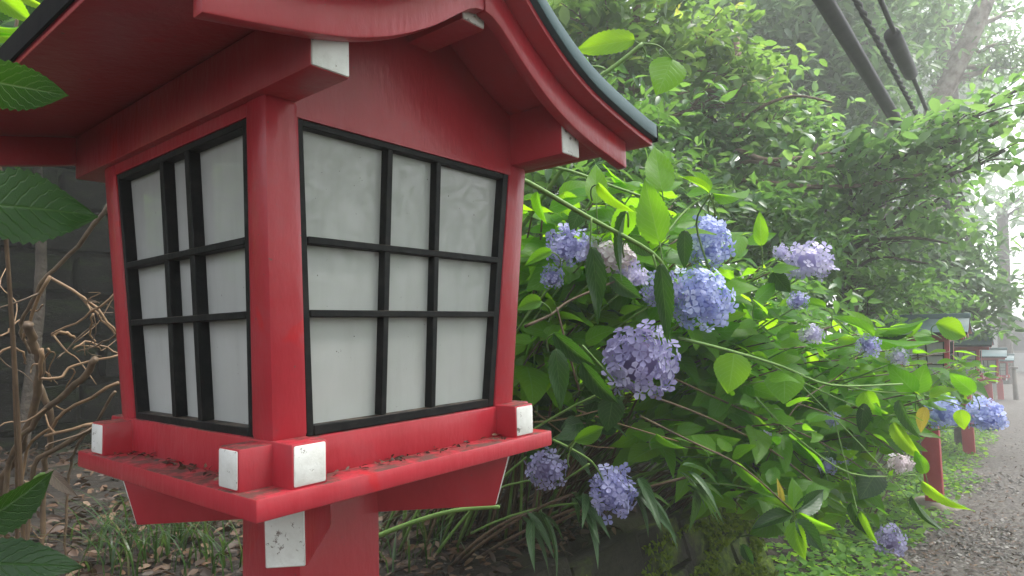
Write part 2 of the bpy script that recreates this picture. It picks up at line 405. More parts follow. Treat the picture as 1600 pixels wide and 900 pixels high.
        for v in vs:
            mb = MB(); slab(mb, v - bw / 2, v + bw / 2, v - bw / 2, v + bw / 2, .0085, zt_ - .0085, .0012, bd + .002); P('glazing_bar', mb, BLACK, .0008, win, 1)
        for z in hz:
            mb = MB(); q = half(z) - fw; slab(mb, -q, q - .002, -q, q - .002, z - .0037, z + .0037, -.0006, bd); P('glazing_bar', mb, BLACK, .0009, win, 1)
        S = [None, vs[0], vs[1], None]; Z = [.004, hz[0], hz[1], zt_ - .004]
        for i in range(3):
            for j in range(3):
                z0, z1 = Z[j] , Z[j + 1]
                l0 = -half(z0) + .004 if i == 0 else S[i]; l1 = -half(z1) + .004 if i == 0 else S[i]
                r0 = half(z0) - .004 if i == 2 else S[i + 1]; r1 = half(z1) - .004 if i == 2 else S[i + 1]
                mb = MB(); slab(mb, l0, r0, l1, r1, z0, z1, bd, bd + .003); P('pane', mb, PANE, 0, win)
    for k in range(4): window(k)
    # walls over the windows
    for e in (-1, 1):
        g = MB(); xs = np.linspace(-.1965, .1965, 17); ys = sorted((e * .1988, e * .182))
        for i in range(16):
            a, b = xs[i], xs[i + 1]
            g.hexa([(a, ys[0], HT - .001), (b, ys[0], HT - .001), (b, ys[1], HT - .001), (a, ys[1], HT - .001), (a, ys[0], zb(a) - .002), (b, ys[0], zb(b) - .002), (b, ys[1], zb(b) - .002), (a, ys[1], zb(a) - .002)])
        bm = g.mesh('gable_wall', RED, 0); link('gable_wall', bm, root, up)
        P('side_wall', MB().box(*sorted((e * .1982, e * .184)), -.1975, .1975, HT - .001, .36), RED, 0)
    # purlins with white ends
    for x in (-.1865, 0, .1865):
        hw = .0203 if x else .0185; z0 = .3255 if x else .436; y = .284
        a, b = x - hw, x + hw
        ztop = lambda q: zb(q) - .001 if x else .486
        p = P('purlin', MB().hexa([(a, -y, z0), (b, -y, z0), (b, y, z0), (a, y, z0), (a, -y, ztop(a)), (b, -y, ztop(b)), (b, y, ztop(b)), (a, y, ztop(a))]), RED, .002)
        for e in (-1, 1):
            ys = sorted((e * .28, e * .2856)); c, d = a + .0012, b - .0012
            P('white_end', MB().hexa([(c, ys[0], z0 + .0012), (d, ys[0], z0 + .0012), (d, ys[1], z0 + .0012), (c, ys[1], z0 + .0012),
                                      (c, ys[0], ztop(c) - .003), (d, ys[0], ztop(d) - .003), (d, ys[1], ztop(d) - .003), (c, ys[1], ztop(c) - .003)]), WHITE, .0015, p)
    # roof: curved bargeboards, board, patinated sheet, ridge cap
    def strip(mb, xs, lo, hi, y0, y1):
        n = len(xs); V = []
        for x in xs: V += [(x, y0, lo(x)), (x, y0, hi(x)), (x, y1, hi(x)), (x, y1, lo(x))]
        F = []
        for i in range(n - 1):
            for k in range(4): F.append((i * 4 + k, i * 4 + (k + 1) % 4, i * 4 + 4 + (k + 1) % 4, i * 4 + 4 + k))
        F += [(0, 1, 2, 3), tuple((n - 1) * 4 + k for k in (3, 2, 1, 0))]
        mb.add(V, F)
    from_x = lambda a, b, n=26: np.linspace(a, b, n)
    sm = lambda x: float(np.interp(abs(x), SX, SZ))
    SX = np.linspace(0, .345, 70); SZ = np.array([np.mean([np.interp(abs(t), LX, LZ) for t in np.linspace(q - .03, q + .03, 9)]) for q in SX])
    lo = sm; hi = lambda x: sm(x) + .0395
    for ys in ((-.302, -.287), (.287, .302)):
        for s in (-1, 1):
            mb = MB(); strip(mb, from_x(s * .0008, s * .306), lo, hi, *ys); P('bargeboard', mb, RED, .0022)
    for s in (-1, 1):
        mb = MB(); strip(mb, from_x(s * .0004, s * .3424), lambda x: sm(x) + .04, lambda x: sm(x) + .049, -.326, .326); P('roof_board', mb, RED, .0015)
        mb = MB(); strip(mb, from_x(s * .0003, s * .343), lambda x: sm(x) + .0495, lambda x: sm(x) + .071, -.334, .334); P('roof_sheet', mb, COPPER, .002)
    for s in (-1, 1): P('eave_shade_strip', MB().box(*sorted((s * .3432, s * .3462)), -.3335, .3335, sm(.343) + .046, sm(.343) + .0695), EAVE_SHADE, 0)  # added dark strips standing in for the shade on the roof's side edges
    P('ridge_cap', MB().hexa([(-.035, -.345, .505), (.035, -.345, .505), (.035, .345, .505), (-.035, .345, .505), (-.02, -.345, .548), (.02, -.345, .548), (.02, .345, .548), (-.02, .345, .548)]), COPPER, .004)
    return root
lantern = make_lantern()
lantern['label'] = 'large red wooden lantern with white gridded panels, nearest of all, on a thick red post'
LL = [(6.15, .40, 'red lantern with blue green roof just beyond the hydrangea bush, second along the road'),
      (9.9, .63, 'red lantern with dark green roof right behind the second lantern, third along the road'),
      (15.2, 1.03, 'misty lantern with small grey roof just right of the third, fourth along the road'),
      (20.5, 1.38, 'faintest red lantern in the mist, farthest along the road')]
for D, S, lab in LL:
    c = copy_tree(lantern); c.location = (D, 0, -H0 - S); c['label'] = lab

# ------------------------------------------------------------------ leaves and hydrangeas
def leaf_template(nl=9, nw=5, wr=.62, serr=.0, fold=.12, bend=.18, cup=.0, tip=.75, twist=0, side=0):
    V = []; UV = []; F = []
    for i in range(nl + 1):
        t = i / nl
        wv = (max(t, 0) ** .62) * ((1 - t) ** (tip + .25)) * (1 + .25 * (1 - t)); wv /= .52
        wv *= .5 * wr
        if serr and 0 < i < nl: wv *= 1 + serr * (1 if i % 2 else -1)
        for j in range(nw):
            s = -1 + 2 * j / (nw - 1)
            x = s * wv
            z = abs(s) * fold * wv * 2 - bend * t * t - cup * s * s * wv
            if serr: z += .018 * math.sin(9 * t + 2 * s) * abs(s)
            y = t * (1 - .12 * bend * t)
            if serr and abs(s) == 1 and i % 2: y -= .012
            ct, st_ = math.cos(twist * t), math.sin(twist * t)
            V.append((x * ct - z * st_ + side * t * t, y, z * ct + x * st_)); UV.append((.5 + .5 * s, t))
    for i in range(nl):
        for j in range(nw - 1):
            a = i * nw + j; F.append((a, a + 1, a + nw + 1, a + nw))
    return np.array(V), F, np.array(UV)
def leaf_mesh(name, m, **k):
    V, F, UV = leaf_template(**k)
    me = bpy.data.meshes.new(name); me.from_pydata(V.tolist(), [], F)
    u = me.uv_layers.new(name='UVMap')
    for l in me.loops: u.data[l.index].uv = UV[l.vertex_index]
    me.shade_smooth(); me.materials.append(m); return me
LEAFV = [dict(nl=10, nw=3, wr=.60, fold=.10, bend=.10, serr=.045), dict(nl=10, nw=3, wr=.66, fold=.05, bend=.28, serr=.045), dict(nl=10, nw=3, wr=.56, fold=.22, bend=.2, serr=.045),
         dict(nl=10, nw=3, wr=.64, fold=.08, bend=.35, serr=.04, twist=.6, side=.08), dict(nl=10, nw=3, wr=.6, fold=.16, bend=.05, serr=.04, twist=-.7, side=-.1), dict(nl=10, nw=3, wr=.72, fold=.1, bend=.22, serr=.04, twist=.25, tip=.6)]
LMESH = {k: [leaf_mesh('leaf', m, **q) for q in LEAFV] for k, m in (('mid', H_LEAF), ('young', H_YOUNG), ('old', H_OLD))}
HERO = {k: [leaf_mesh('leaf', m, nl=26, nw=7, wr=1.0, fold=f, bend=b, serr=.05, twist=tw, side=sd) for f, b, tw, sd in ((.05, .07, .12, .03), (.2, .12, -.3, -.05))] for k, m in
        (('mid', H_LEAF), ('young', H_YOUNG), ('old', H_OLD), ('yellow', H_YEL), ('dry', H_DRY))}
def place_leaf(me, parent, base, axis, normal, length, width=None):
    Rm = frames(np.array([axis], float), np.array([normal], float))[0]
    o = link('leaf', me, parent)
    sx = width if width else length
    M = np.eye(4); M[:3, :3] = Rm @ np.diag([sx, length, length]); M[:3, 3] = np.array(base) - np.array(parent.location)
    o.matrix_basis = Matrix(M.tolist()); return o
def hero(parent, b, t, db, dt, wpx, kind='mid', roll=0, shape=0):
    B, T = at(*b, db), at(*t, dt); ax = T - B; L = np.linalg.norm(ax)
    vn = CAMP - (B + T) / 2; vn /= np.linalg.norm(vn)
    y = ax / L; n = vn - (vn @ y) * y; n /= np.linalg.norm(n)
    sd = np.cross(y, n); r = R(roll); n = n * math.cos(r) + sd * math.sin(r)
    W = wpx / FPX * (db + dt) / 2 / max(.35, abs(math.cos(r)))
    e = B - y * .02 - vn * .05 + np.array([0, 0, -.05]); stem(parent, curve_pts(B + y * .004, e, .0, 6, -y * .025), .0016, .002, STEM_G, 5, 'petiole')
    return place_leaf(HERO[kind][shape], parent, B, ax, n, L * 1.03, W * 1.0)

def floret_template():
    V = [(0, 0, .02)]; F = []
    for k in range(4):
        a = math.pi / 2 * k
        c = lambda r, d, z: V.append((r * math.cos(a + d), r * math.sin(a + d), z))
        i = len(V); c(.3, -.42, .04); c(.78, -.62, .11); c(1.05, -.26, .10); c(1.05, .26, .13); c(.78, .62, .10); c(.3, .42, .05); c(.66, 0, .0)
        q = i + 6
        F += [(0, i, q), (i, i + 1, q), (i + 1, i + 2, q), (i + 2, i + 3, q), (i + 3, i + 4, q), (i + 4, i + 5, q), (i + 5, 0, q)]
    i = len(V)
    for k in range(4): V.append((.12 * math.cos(k * 1.57), .12 * math.sin(k * 1.57), .10))
    F.append((i, i + 1, i + 2, i + 3))
    return np.array(V), F
FLV, FLF = floret_template()
def flower_head(parent, c, r, kind, n=90, rz=1., split=False, ragged=.10, gap=0., fr=.30):
    c = np.array(c); k = np.arange(n) + .5
    ph = np.arccos(1 - 2 * k / n * .93); th = math.pi * (1 + 5 ** .5) * k
    D = np.stack([np.cos(th) * np.sin(ph), np.sin(th) * np.sin(ph), np.cos(ph)], 1)
    if gap: D = D[rng.random(n) > gap]
    n = len(D)
    D += rng.normal(0, .07, D.shape); rad = r * (1 + rng.normal(0, ragged, n))[:, None]
    T = D * np.array([1, 1, rz]) * rad
    nrm = D + rng.normal(0, .28, D.shape); ax = rng.normal(0, 1, D.shape)
    s = r * fr * rng.uniform(.8, 1.2, n)
    Rm = frames(ax, nrm) * s[:, None, None]
    rnd = np.clip(rng.normal(.5, .34, n), 0, 1)
    off = c - np.array(parent.location)
    core = MB(); uvs = 8
    V = []; F = []
    for i in range(6):
        for j in range(8):
            p = math.pi * (i + .5) / 6; a = 2 * math.pi * j / 8
            V.append((.62 * r * math.sin(p) * math.cos(a), .62 * r * math.sin(p) * math.sin(a), .62 * r * rz * math.cos(p)))
    for i in range(5):
        for j in range(8): F.append((i * 8 + j, i * 8 + (j + 1) % 8, i * 8 + 8 + (j + 1) % 8, i * 8 + 8 + j))
    if split:
        h = link('flower_head', None, parent, off)
        core.add(V, F); cm = core.mesh('flower_core', PET[kind], 0, True); link('flower_core', cm, h)
        base = merge('floret', PET[kind], FLV, FLF, np.eye(3)[None] * 1., np.zeros((1, 3)), np.array([.3]))
        alts = [base] + [merge('floret', PET[kind], FLV, FLF, np.eye(3)[None] * 1., np.zeros((1, 3)), np.array([q])) for q in (.5, .7, .9)]
        for i in range(n):
            o = link('floret', alts[int(rnd[i] * 3.99)], h); M = np.eye(4); M[:3, :3] = Rm[i]; M[:3, 3] = T[i]; o.matrix_basis = Matrix(M.tolist())
    else:
        me = merge('flower_head', PET[kind], FLV, FLF, Rm, T, rnd)
        h = link('flower_head', me, parent, off)
        core.add(V, F); cm = core.mesh('flower_core', PET[kind], 0, True); link('flower_core', cm, h)
    return h
def curve_pts(p0, p1, sag, n=9, out=None):
    p0, p1 = np.array(p0), np.array(p1); t = np.linspace(0, 1, n)[:, None]
    m = (p0 + p1) / 2 + np.array([0, 0, sag]) + (np.zeros(3) if out is None else out)
    return (1 - t) ** 2 * p0 + 2 * t * (1 - t) * m + t * t * p1
def stem(parent, pts, r0, r1, m, n=6, name='stem'):
    pts = np.array(pts) - np.array(parent.location)
    me = MB().tube(pts, list(np.linspace(r0, r1, len(pts))), n).mesh(name, m, 0, True)
    return link(name, me, parent)
def smooth_path(pts, k=4):
    P = np.array(pts); out = []
    for i in range(len(P) - 1):
        p0, p1, p2, p3 = P[max(i - 1, 0)], P[i], P[i + 1], P[min(i + 2, len(P) - 1)]
        for t in np.linspace(0, 1, k, endpoint=False):
            out.append(.5 * (2 * p1 + (p2 - p0) * t + (2 * p0 - 5 * p1 + 4 * p2 - p3) * t * t + (3 * p1 - p0 - 3 * p2 + p3) * t ** 3))
    out.append(P[-1]); return np.array(out)
def leafy_stem(parent, root, end, leaf=.12, nodes=4, kinds=('mid',), sag=.2, r=.004, keep=lambda p: True, top=True):
    pts = curve_pts(root, end, sag, 11)
    stem(parent, pts, r * 1.5, r * .6, STEM_G if random.random() < .45 else STEM_B)
    az = random.random() * 6.28; made = 0
    for i in range(nodes):
        f = 1 - i * .13 - (0 if top else .08)
        q = f * 10; j = int(min(q, 9)); p = pts[j] * (1 - q + j) + pts[j + 1] * (q - j)
        az += 1.57 + random.uniform(-.4, .4)
        sc_ = (.62 if i == 0 else 1) * random.uniform(.75, 1.2)
        for s in (0, math.pi):
            if not keep(p): continue
            a = az + s + random.uniform(-.35, .35); el = random.uniform(-.75, .25) if i else random.uniform(-.2, .6)
            ax = np.array([math.cos(a) * math.cos(el), math.sin(a) * math.cos(el), math.sin(el)])
            nn = np.array([random.gauss(-.4, .35), random.gauss(-.65, .35), .75])
            L = leaf * sc_; b = p + ax * .02
            k = random.choice(kinds)
            place_leaf(random.choice(LMESH[k]), parent, b, ax, nn, L, L * random.uniform(.9, 1.15)); made += 1
            if s == 0: pass
    return made
def ell(u, v, d, ru, rv, rd):
    while True:
        q = np.array([random.uniform(-1, 1) for _ in range(3)])
        if q @ q < 1: break
    return at(u + q[0] * ru, v + q[1] * rv, d + q[2] * rd)

# main bush beside the lantern
def bed(u_x, u_y): return np.array([u_x, u_y, float(ground_z(u_x, u_y))])
def not_in_lantern(p): return not (abs(p[0]) < .42 and abs(p[1]) < .42 and p[2] > -.3)
HG = 'hydrangea bushes along the wall'
A = empty('hydrangea_bush', bed(1.25, 1.15), 'lush hydrangea bush right beside the big lantern, with the largest lavender blue flower heads', 'bush', HG)
B_ = empty('hydrangea_bush', bed(1.9, 1.0), 'spreading hydrangea bush in the middle, leaning over the mossy wall end with thin bare stems', 'bush', HG)
C_ = empty('hydrangea_bush', bed(2.6, .75), 'hydrangea bush whose two bright blue heads hang out over the gravel road', 'bush', HG)
def fill(parent, blobs, leaf, rootjit=.25):
    for (u, v, d, ru, rv, rd, n, kinds, nodes) in blobs:
        for _ in range(n):
            e = ell(u, v, d, ru, rv, rd)
            if not not_in_lantern(e): continue
            r0 = np.array(parent.location) + np.array([random.uniform(-rootjit, rootjit), random.uniform(-rootjit, rootjit), 0])
            leafy_stem(parent, r0, e, leaf, nodes, kinds, sag=random.uniform(.1, .35), keep=not_in_lantern)
fill(A, [(930, 340, 1.75, 90, 60, .25, 9, ('young', 'mid'), 3), (1060, 350, 1.95, 90, 60, .25, 8, ('young', 'mid', 'mid'), 3),
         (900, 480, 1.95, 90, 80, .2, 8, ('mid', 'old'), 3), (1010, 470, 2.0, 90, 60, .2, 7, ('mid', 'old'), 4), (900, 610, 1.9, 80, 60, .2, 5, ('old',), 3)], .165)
fill(B_, [(1180, 440, 2.3, 90, 60, .3, 9, ('young', 'mid'), 3), (1160, 540, 2.25, 90, 60, .3, 9, ('mid', 'young', 'mid'), 3), (1290, 540, 2.6, 80, 60, .3, 9, ('young', 'mid'), 3),
          (1210, 640, 2.25, 90, 40, .3, 7, ('mid', 'young'), 3), (1120, 690, 2.2, 100, 50, .25, 4, ('mid',), 3), (1250, 760, 2.2, 50, 40, .2, 4, ('young', 'mid'), 3)], .165)
fill(C_, [(1390, 590, 2.75, 80, 50, .3, 10, ('young', 'mid'), 3), (1330, 670, 2.7, 70, 60, .3, 9, ('mid', 'young'), 3), (1420, 680, 2.75, 40, 50, .25, 4, ('mid',), 3),
          (1330, 770, 2.5, 60, 40, .2, 5, ('young', 'mid'), 3), (1440, 545, 3.0, 60, 30, .3, 5, ('young', 'mid'), 3)], .16)
E_ = empty('hydrangea_bush', bed(1.7, 1.7), 'dim inner hydrangea bush deep behind the big flower heads, mostly leaves in shade', 'bush', HG)
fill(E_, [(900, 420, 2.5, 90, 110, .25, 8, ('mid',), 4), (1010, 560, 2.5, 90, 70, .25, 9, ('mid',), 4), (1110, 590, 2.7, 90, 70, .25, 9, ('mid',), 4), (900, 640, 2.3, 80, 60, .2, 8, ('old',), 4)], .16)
F_ = empty('hydrangea_bush', bed(3.1, 1.3), 'dense leafy hydrangea bush between the pale lilac flower head and the far lanterns', 'bush', HG)
fill(F_, [(1220, 520, 2.9, 90, 60, .25, 10, ('mid', 'young'), 4), (1330, 590, 3.1, 90, 50, .25, 11, ('mid', 'young'), 4), (1290, 680, 2.9, 90, 60, .25, 9, ('mid',), 4), (1380, 540, 3.2, 60, 40, .25, 6, ('young', 'mid'), 3)], .16)
G_ = empty('hydrangea_bush', bed(2.2, 1.2), 'bright upright hydrangea bush just right of the two stacked blue flower heads', 'bush', HG)
fill(G_, [(1150, 430, 2.2, 60, 50, .2, 8, ('young', 'mid'), 3), (1200, 500, 2.3, 70, 40, .2, 10, ('young', 'mid'), 3), (1300, 520, 2.5, 70, 40, .25, 10, ('young', 'mid'), 3), (1390, 560, 2.7, 60, 40, .25, 10, ('young', 'mid'), 3), (1170, 600, 2.2, 60, 40, .2, 6, ('mid', 'young'), 3)], .155)
I_ = empty('hydrangea_bush', bed(2.5, .7), 'low hydrangea bush hanging its leaves over the mossy end of the wall', 'bush', HG)
fill(I_, [(1240, 690, 2.25, 70, 50, .2, 10, ('mid', 'young'), 3), (1340, 720, 2.4, 60, 50, .2, 10, ('mid', 'young'), 3), (1200, 780, 2.15, 50, 40, .15, 5, ('mid',), 3), (1300, 800, 2.25, 50, 40, .15, 7, ('mid',), 3), (1400, 660, 2.5, 50, 50, .2, 8, ('mid', 'young'), 3), (1440, 630, 2.5, 30, 30, .12, 7, ('mid', 'young'), 3)], .15)
J_ = empty('hydrangea_bush', bed(1.5, 1.0), 'leafy hydrangea bush tight against the right side of the big lantern', 'bush', HG)
fill(J_, [(870, 350, 1.8, 60, 50, .2, 8, ('young', 'mid'), 3), (990, 340, 1.9, 70, 40, .2, 9, ('young', 'mid'), 3), (880, 440, 1.9, 60, 50, .2, 8, ('mid', 'young'), 3), (1030, 330, 2.0, 60, 40, .2, 6, ('young',), 3), (870, 540, 1.85, 60, 50, .2, 7, ('mid',), 3), (1080, 420, 2.1, 60, 50, .2, 6, ('mid', 'young'), 3)], .155)
# single leaves that stand out:  bush, stalk end, tip, distances, width, kind, roll
for args in [
    (A, (1035, 300), (1022, 226), 1.45, 1.5, 58, 'young', 20, 0), (A, (1031, 380), (1003, 279), 1.35, 1.4, 68, 'young', -15, 0),
    (A, (1109, 300), (1077, 260), 1.5, 1.55, 24, 'young', 30, 1), (A, (1114, 303), (1176, 306), 1.5, 1.6, 24, 'young', 40, 1), (A, (1107, 301), (1067, 271), 1.5, 1.45, 17, 'young', 45, 1),
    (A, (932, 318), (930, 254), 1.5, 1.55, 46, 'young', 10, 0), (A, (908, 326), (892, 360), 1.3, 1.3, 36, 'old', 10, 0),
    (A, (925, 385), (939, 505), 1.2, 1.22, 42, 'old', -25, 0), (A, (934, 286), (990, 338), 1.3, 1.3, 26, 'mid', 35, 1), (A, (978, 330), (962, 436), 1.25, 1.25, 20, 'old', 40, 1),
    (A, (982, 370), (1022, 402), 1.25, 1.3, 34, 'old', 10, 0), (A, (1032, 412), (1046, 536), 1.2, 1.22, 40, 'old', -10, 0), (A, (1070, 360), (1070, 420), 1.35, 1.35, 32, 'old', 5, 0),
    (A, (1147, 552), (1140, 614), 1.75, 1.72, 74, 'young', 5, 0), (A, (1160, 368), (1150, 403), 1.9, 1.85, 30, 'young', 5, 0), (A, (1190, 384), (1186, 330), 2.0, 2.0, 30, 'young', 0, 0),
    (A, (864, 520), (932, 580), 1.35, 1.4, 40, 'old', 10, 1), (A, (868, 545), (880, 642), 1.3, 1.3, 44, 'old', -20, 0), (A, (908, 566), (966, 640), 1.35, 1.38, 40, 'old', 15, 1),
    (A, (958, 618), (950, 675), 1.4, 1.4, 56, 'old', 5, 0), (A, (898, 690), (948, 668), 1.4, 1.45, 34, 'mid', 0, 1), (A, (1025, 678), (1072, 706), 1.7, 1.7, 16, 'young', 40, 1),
    (A, (1050, 92), (1030, 146), 1.35, 1.32, 78, 'young', 0, 0), (A, (992, 62), (896, 76), 1.35, 1.4, 46, 'mid', 40, 0), (A, (916, 108), (906, 84), 1.35, 1.35, 22, 'young', 10, 0),
    (A, (862, 392), (818, 412), 1.5, 1.5, 26, 'young', 20, 1), (A, (846, 470), (806, 480), 1.5, 1.5, 34, 'mid', 20, 1), (A, (838, 300), (850, 352), 1.5, 1.5, 24, 'young', 35, 1),
    (A, (955, 430), (1000, 470), 1.6, 1.6, 40, 'old', 10, 1), (A, (985, 320), (960, 385), 1.6, 1.65, 50, 'young', 0, 0), (A, (880, 300), (905, 345), 1.65, 1.7, 40, 'young', 15, 0),
    (B_, (1225, 579), (1228, 629), 2.1, 2.05, 76, 'young', 0, 0), (B_, (1290, 480), (1225, 470), 2.2, 2.2, 22, 'young', 35, 1), (B_, (1180, 470), (1215, 440), 2.1, 2.2, 30, 'mid', 20, 0),
    (B_, (1365, 525), (1300, 488), 2.3, 2.3, 24, 'young', 40, 1), (B_, (1208, 425), (1232, 460), 2.2, 2.2, 40, 'old', 10, 1), (B_, (1100, 700), (1055, 680), 2.0, 2.0, 18, 'young', 40, 1),
    (B_, (1237, 800), (1180, 774), 1.95, 1.95, 20, 'mid', 30, 1), (B_, (1240, 797), (1242, 744), 1.95, 2.0, 32, 'mid', 15, 1), (B_, (1243, 800), (1294, 767), 1.95, 2.0, 40, 'old', 10, 1),
    (B_, (1240, 816), (1254, 876), 1.9, 1.86, 40, 'young', 10, 1), (B_, (1246, 803), (1306, 832), 1.95, 1.9, 28, 'mid', 30, 1), (B_, (1236, 803), (1172, 822), 1.95, 1.95, 34, 'old', 20, 1),
    (B_, (1244, 812), (1286, 862), 1.9, 1.85, 34, 'old', -20, 1), (B_, (1150, 722), (1210, 778), 2.0, 1.95, 26, 'mid', 30, 1), (B_, (1160, 850), (1176, 885), 1.9, 1.9, 22, 'old', 0, 1),
    (C_, (1370, 515), (1455, 505), 2.5, 2.5, 24, 'young', 40, 1), (C_, (1358, 527), (1466, 543), 2.45, 2.4, 22, 'young', 45, 1), (C_, (1360, 520), (1320, 478), 2.5, 2.6, 26, 'young', 35, 1),
    (C_, (1360, 522), (1440, 520), 2.52, 2.6, 20, 'old', 30, 1), (C_, (1462, 506), (1513, 528), 2.5, 2.5, 42, 'mid', -25, 1), (C_, (1430, 614), (1388, 572), 2.4, 2.4, 46, 'young', 0, 0),
    (C_, (1432, 614), (1444, 568), 2.4, 2.4, 44, 'young', -15, 0), (C_, (1522, 614), (1484, 584), 2.35, 2.35, 36, 'young', 5, 0), (C_, (1350, 612), (1372, 652), 2.35, 2.3, 46, 'mid', 25, 1),
    (C_, (1350, 630), (1344, 678), 2.3, 2.3, 26, 'old', -20, 1), (C_, (1446, 636), (1436, 676), 2.3, 2.3, 24, 'yellow', 5, 1), (C_, (1404, 625), (1434, 690), 2.3, 2.25, 26, 'old', 30, 1),
    (C_, (1440, 752), (1520, 806), 2.2, 2.15, 26, 'mid', 35, 1), (C_, (1424, 775), (1474, 838), 2.15, 2.1, 16, 'old', 45, 1), (C_, (1370, 736), (1346, 780), 2.3, 2.25, 58, 'old', 5, 0),
    (C_, (1300, 700), (1280, 745), 2.4, 2.35, 34, 'old', 10, 1), (C_, (1446, 740), (1430, 705), 2.25, 2.25, 26, 'young', 20, 0), (C_, (1500, 640), (1508, 672), 2.4, 2.4, 30, 'mid', 0, 0),
    (C_, (1395, 660), (1440, 725), 2.3, 2.25, 34, 'mid', 20, 1), (C_, (1330, 785), (1352, 842), 2.2, 2.2, 22, 'old', 30, 1), (C_, (1345, 800), (1368, 855), 2.2, 2.2, 26, 'mid', 25, 1),
    (C_, (1290, 735), (1268, 690), 2.4, 2.4, 30, 'mid', 30, 0), (B_, (1222, 792), (1216, 748), 2.0, 2.0, 14, 'yellow', 10, 1)]:
    hero(*args)
# stems that stand out
def tr(parent, pts, d0, d1, r, m, r1=None):
    k = len(pts); P = [at(u, v, d0 + (d1 - d0) * i / max(1, k - 1)) for i, (u, v) in enumerate(pts)]
    return stem(parent, smooth_path(P), r, r1 if r1 else r * .75, m)
tr(A, [(790, 275), (825, 285), (920, 340), (1020, 396), (1048, 440)], 1.15, 1.3, .0052, STEM_G)
tr(A, [(800, 268), (870, 262), (960, 292), (1040, 320)], 1.5, 1.6, .004, STEM_G)
stem(A, smooth_path([bed(.75, 1.0), bed(.62, .85) + np.array([0, 0, .45]), at(740, 290, 1.25), at(790, 275, 1.15)]), .008, .0052, STEM_B); stem(A, smooth_path([bed(1.1, 1.1), bed(1.0, .9) + np.array([0, 0, .6]), at(880, 262, 1.6), at(866, 205, 1.45), at(900, 150, 1.35)]), .008, .0055, STEM_G)
tr(A, [(924, 340), (922, 390)], 1.2, 1.2, .002, STEM_G); tr(A, [(1020, 398), (1030, 432), (1048, 480)], 1.25, 1.25, .0025, STEM_G)
tr(A, [(900, 150), (935, 122), (970, 96), (1004, 68)], 1.35, 1.35, .0055, STEM_G); tr(A, [(930, 125), (945, 108), (920, 104), (915, 118)], 1.34, 1.36, .003, STEM_G)
tr(A, [(1004, 68), (1030, 72), (1050, 92)], 1.35, 1.35, .002, STEM_G)
tr(A, [(1060, 528), (1140, 548), (1220, 572), (1300, 602), (1410, 600)], 1.8, 2.3, .005, STEM_G)
tr(A, [(865, 688), (890, 700), (925, 722), (942, 750)], 1.5, 1.68, .0035, STEM_G); tr(A, [(920, 725), (895, 742), (882, 750)], 1.6, 1.7, .003, STEM_G); tr(A, [(888, 700), (905, 680)], 1.5, 1.45, .003, STEM_G)
tr(A, [(560, 850), (640, 818), (710, 798), (780, 792)], 1.5, 1.35, .006, STEM_G)
tr(A, [(910, 540), (955, 590), (975, 620)], 1.4, 1.45, .003, STEM_G); tr(A, [(905, 610), (880, 520), (870, 480)], 1.4, 1.4, .003, STEM_B)
tr(A, [(820, 510), (860, 492), (890, 470), (960, 440)], 1.5, 1.6, .004, STEM_B); tr(A, [(1030, 380), (1070, 330), (1107, 303)], 1.4, 1.5, .003, STEM_G)
tr(A, [(1108, 420), (1088, 350), (1110, 304)], 1.8, 1.5, .003, STEM_G)
for pts, d0, d1, r, m in [
    ([(1020, 620), (1100, 650), (1200, 700), (1290, 770)], 2.0, 2.2, .004, STEM_B), ([(1050, 590), (1160, 640), (1280, 690), (1360, 740)], 2.1, 2.4, .0035, STEM_B),
    ([(1000, 650), (1080, 690), (1160, 730), (1240, 800)], 1.9, 1.95, .0035, STEM_B), ([(1120, 560), (1220, 620), (1330, 660), (1420, 720)], 2.2, 2.4, .003, STEM_B),
    ([(1160, 545), (1260, 600), (1350, 640)], 2.2, 2.3, .003, STEM_G), ([(1180, 620), (1240, 680), (1330, 740), (1430, 742)], 2.1, 2.2, .0035, STEM_G),
    ([(1290, 480), (1330, 520), (1360, 525)], 2.4, 2.5, .003, STEM_G), ([(1360, 525), (1320, 580), (1240, 640), (1180, 760)], 2.5, 2.2, .003, STEM_B),
    ([(1300, 600), (1370, 612), (1430, 614)], 2.3, 2.4, .003, STEM_G), ([(1430, 614), (1490, 630), (1510, 640)], 2.4, 2.6, .003, STEM_G),
    ([(900, 640), (960, 660), (1060, 690)], 1.9, 2.0, .003, STEM_T), ([(830, 660), (880, 655), (940, 640)], 1.8, 1.9, .003, STEM_T), ([(820, 630), (900, 690), (960, 700)], 1.9, 2.0, .0025, STEM_T),
    ([(1300, 640), (1330, 760), (1340, 800)], 2.3, 2.2, .0025, STEM_G), ([(1250, 600), (1350, 700), (1420, 780)], 2.3, 2.15, .0025, STEM_G), ([(1200, 640), (1250, 720), (1300, 735)], 2.3, 2.4, .0025, STEM_B)]:
    tr(B_ if d1 < 2.35 and pts[-1][0] < 1400 else C_, pts, d0, d1, r, m)
def head(parent, u, v, d, dia, kind, n=70, rz=1., split=False, gap=0., fr=.30):
    c = at(u, v, d); r = dia / 2 / FPX * d * .84
    flower_head(parent, c, r, kind, n, rz, split, gap=gap, fr=fr)
    back = c + np.array([.15 * random.uniform(-1, 1), .25, -.12]); 
    stem(parent, curve_pts(np.array(parent.location) * .4 + back * .6, c - np.array([0, 0, r * .5]), .06, 7), .004, .0028, STEM_G)
head(A, 1000, 565, 1.45, 118, 'faded', 130, 1.05, True, .08, .25)
head(A, 1097, 468, 1.75, 96, 'blue', 150, 1.1, True, 0, .245)
head(A, 1108, 380, 1.85, 76, 'blue', 115, 1.15, False, 0, .27)
head(A, 1036, 452, 1.72, 60, 'violet', 60)
head(A, 886, 386, 1.62, 66, 'violet', 60)
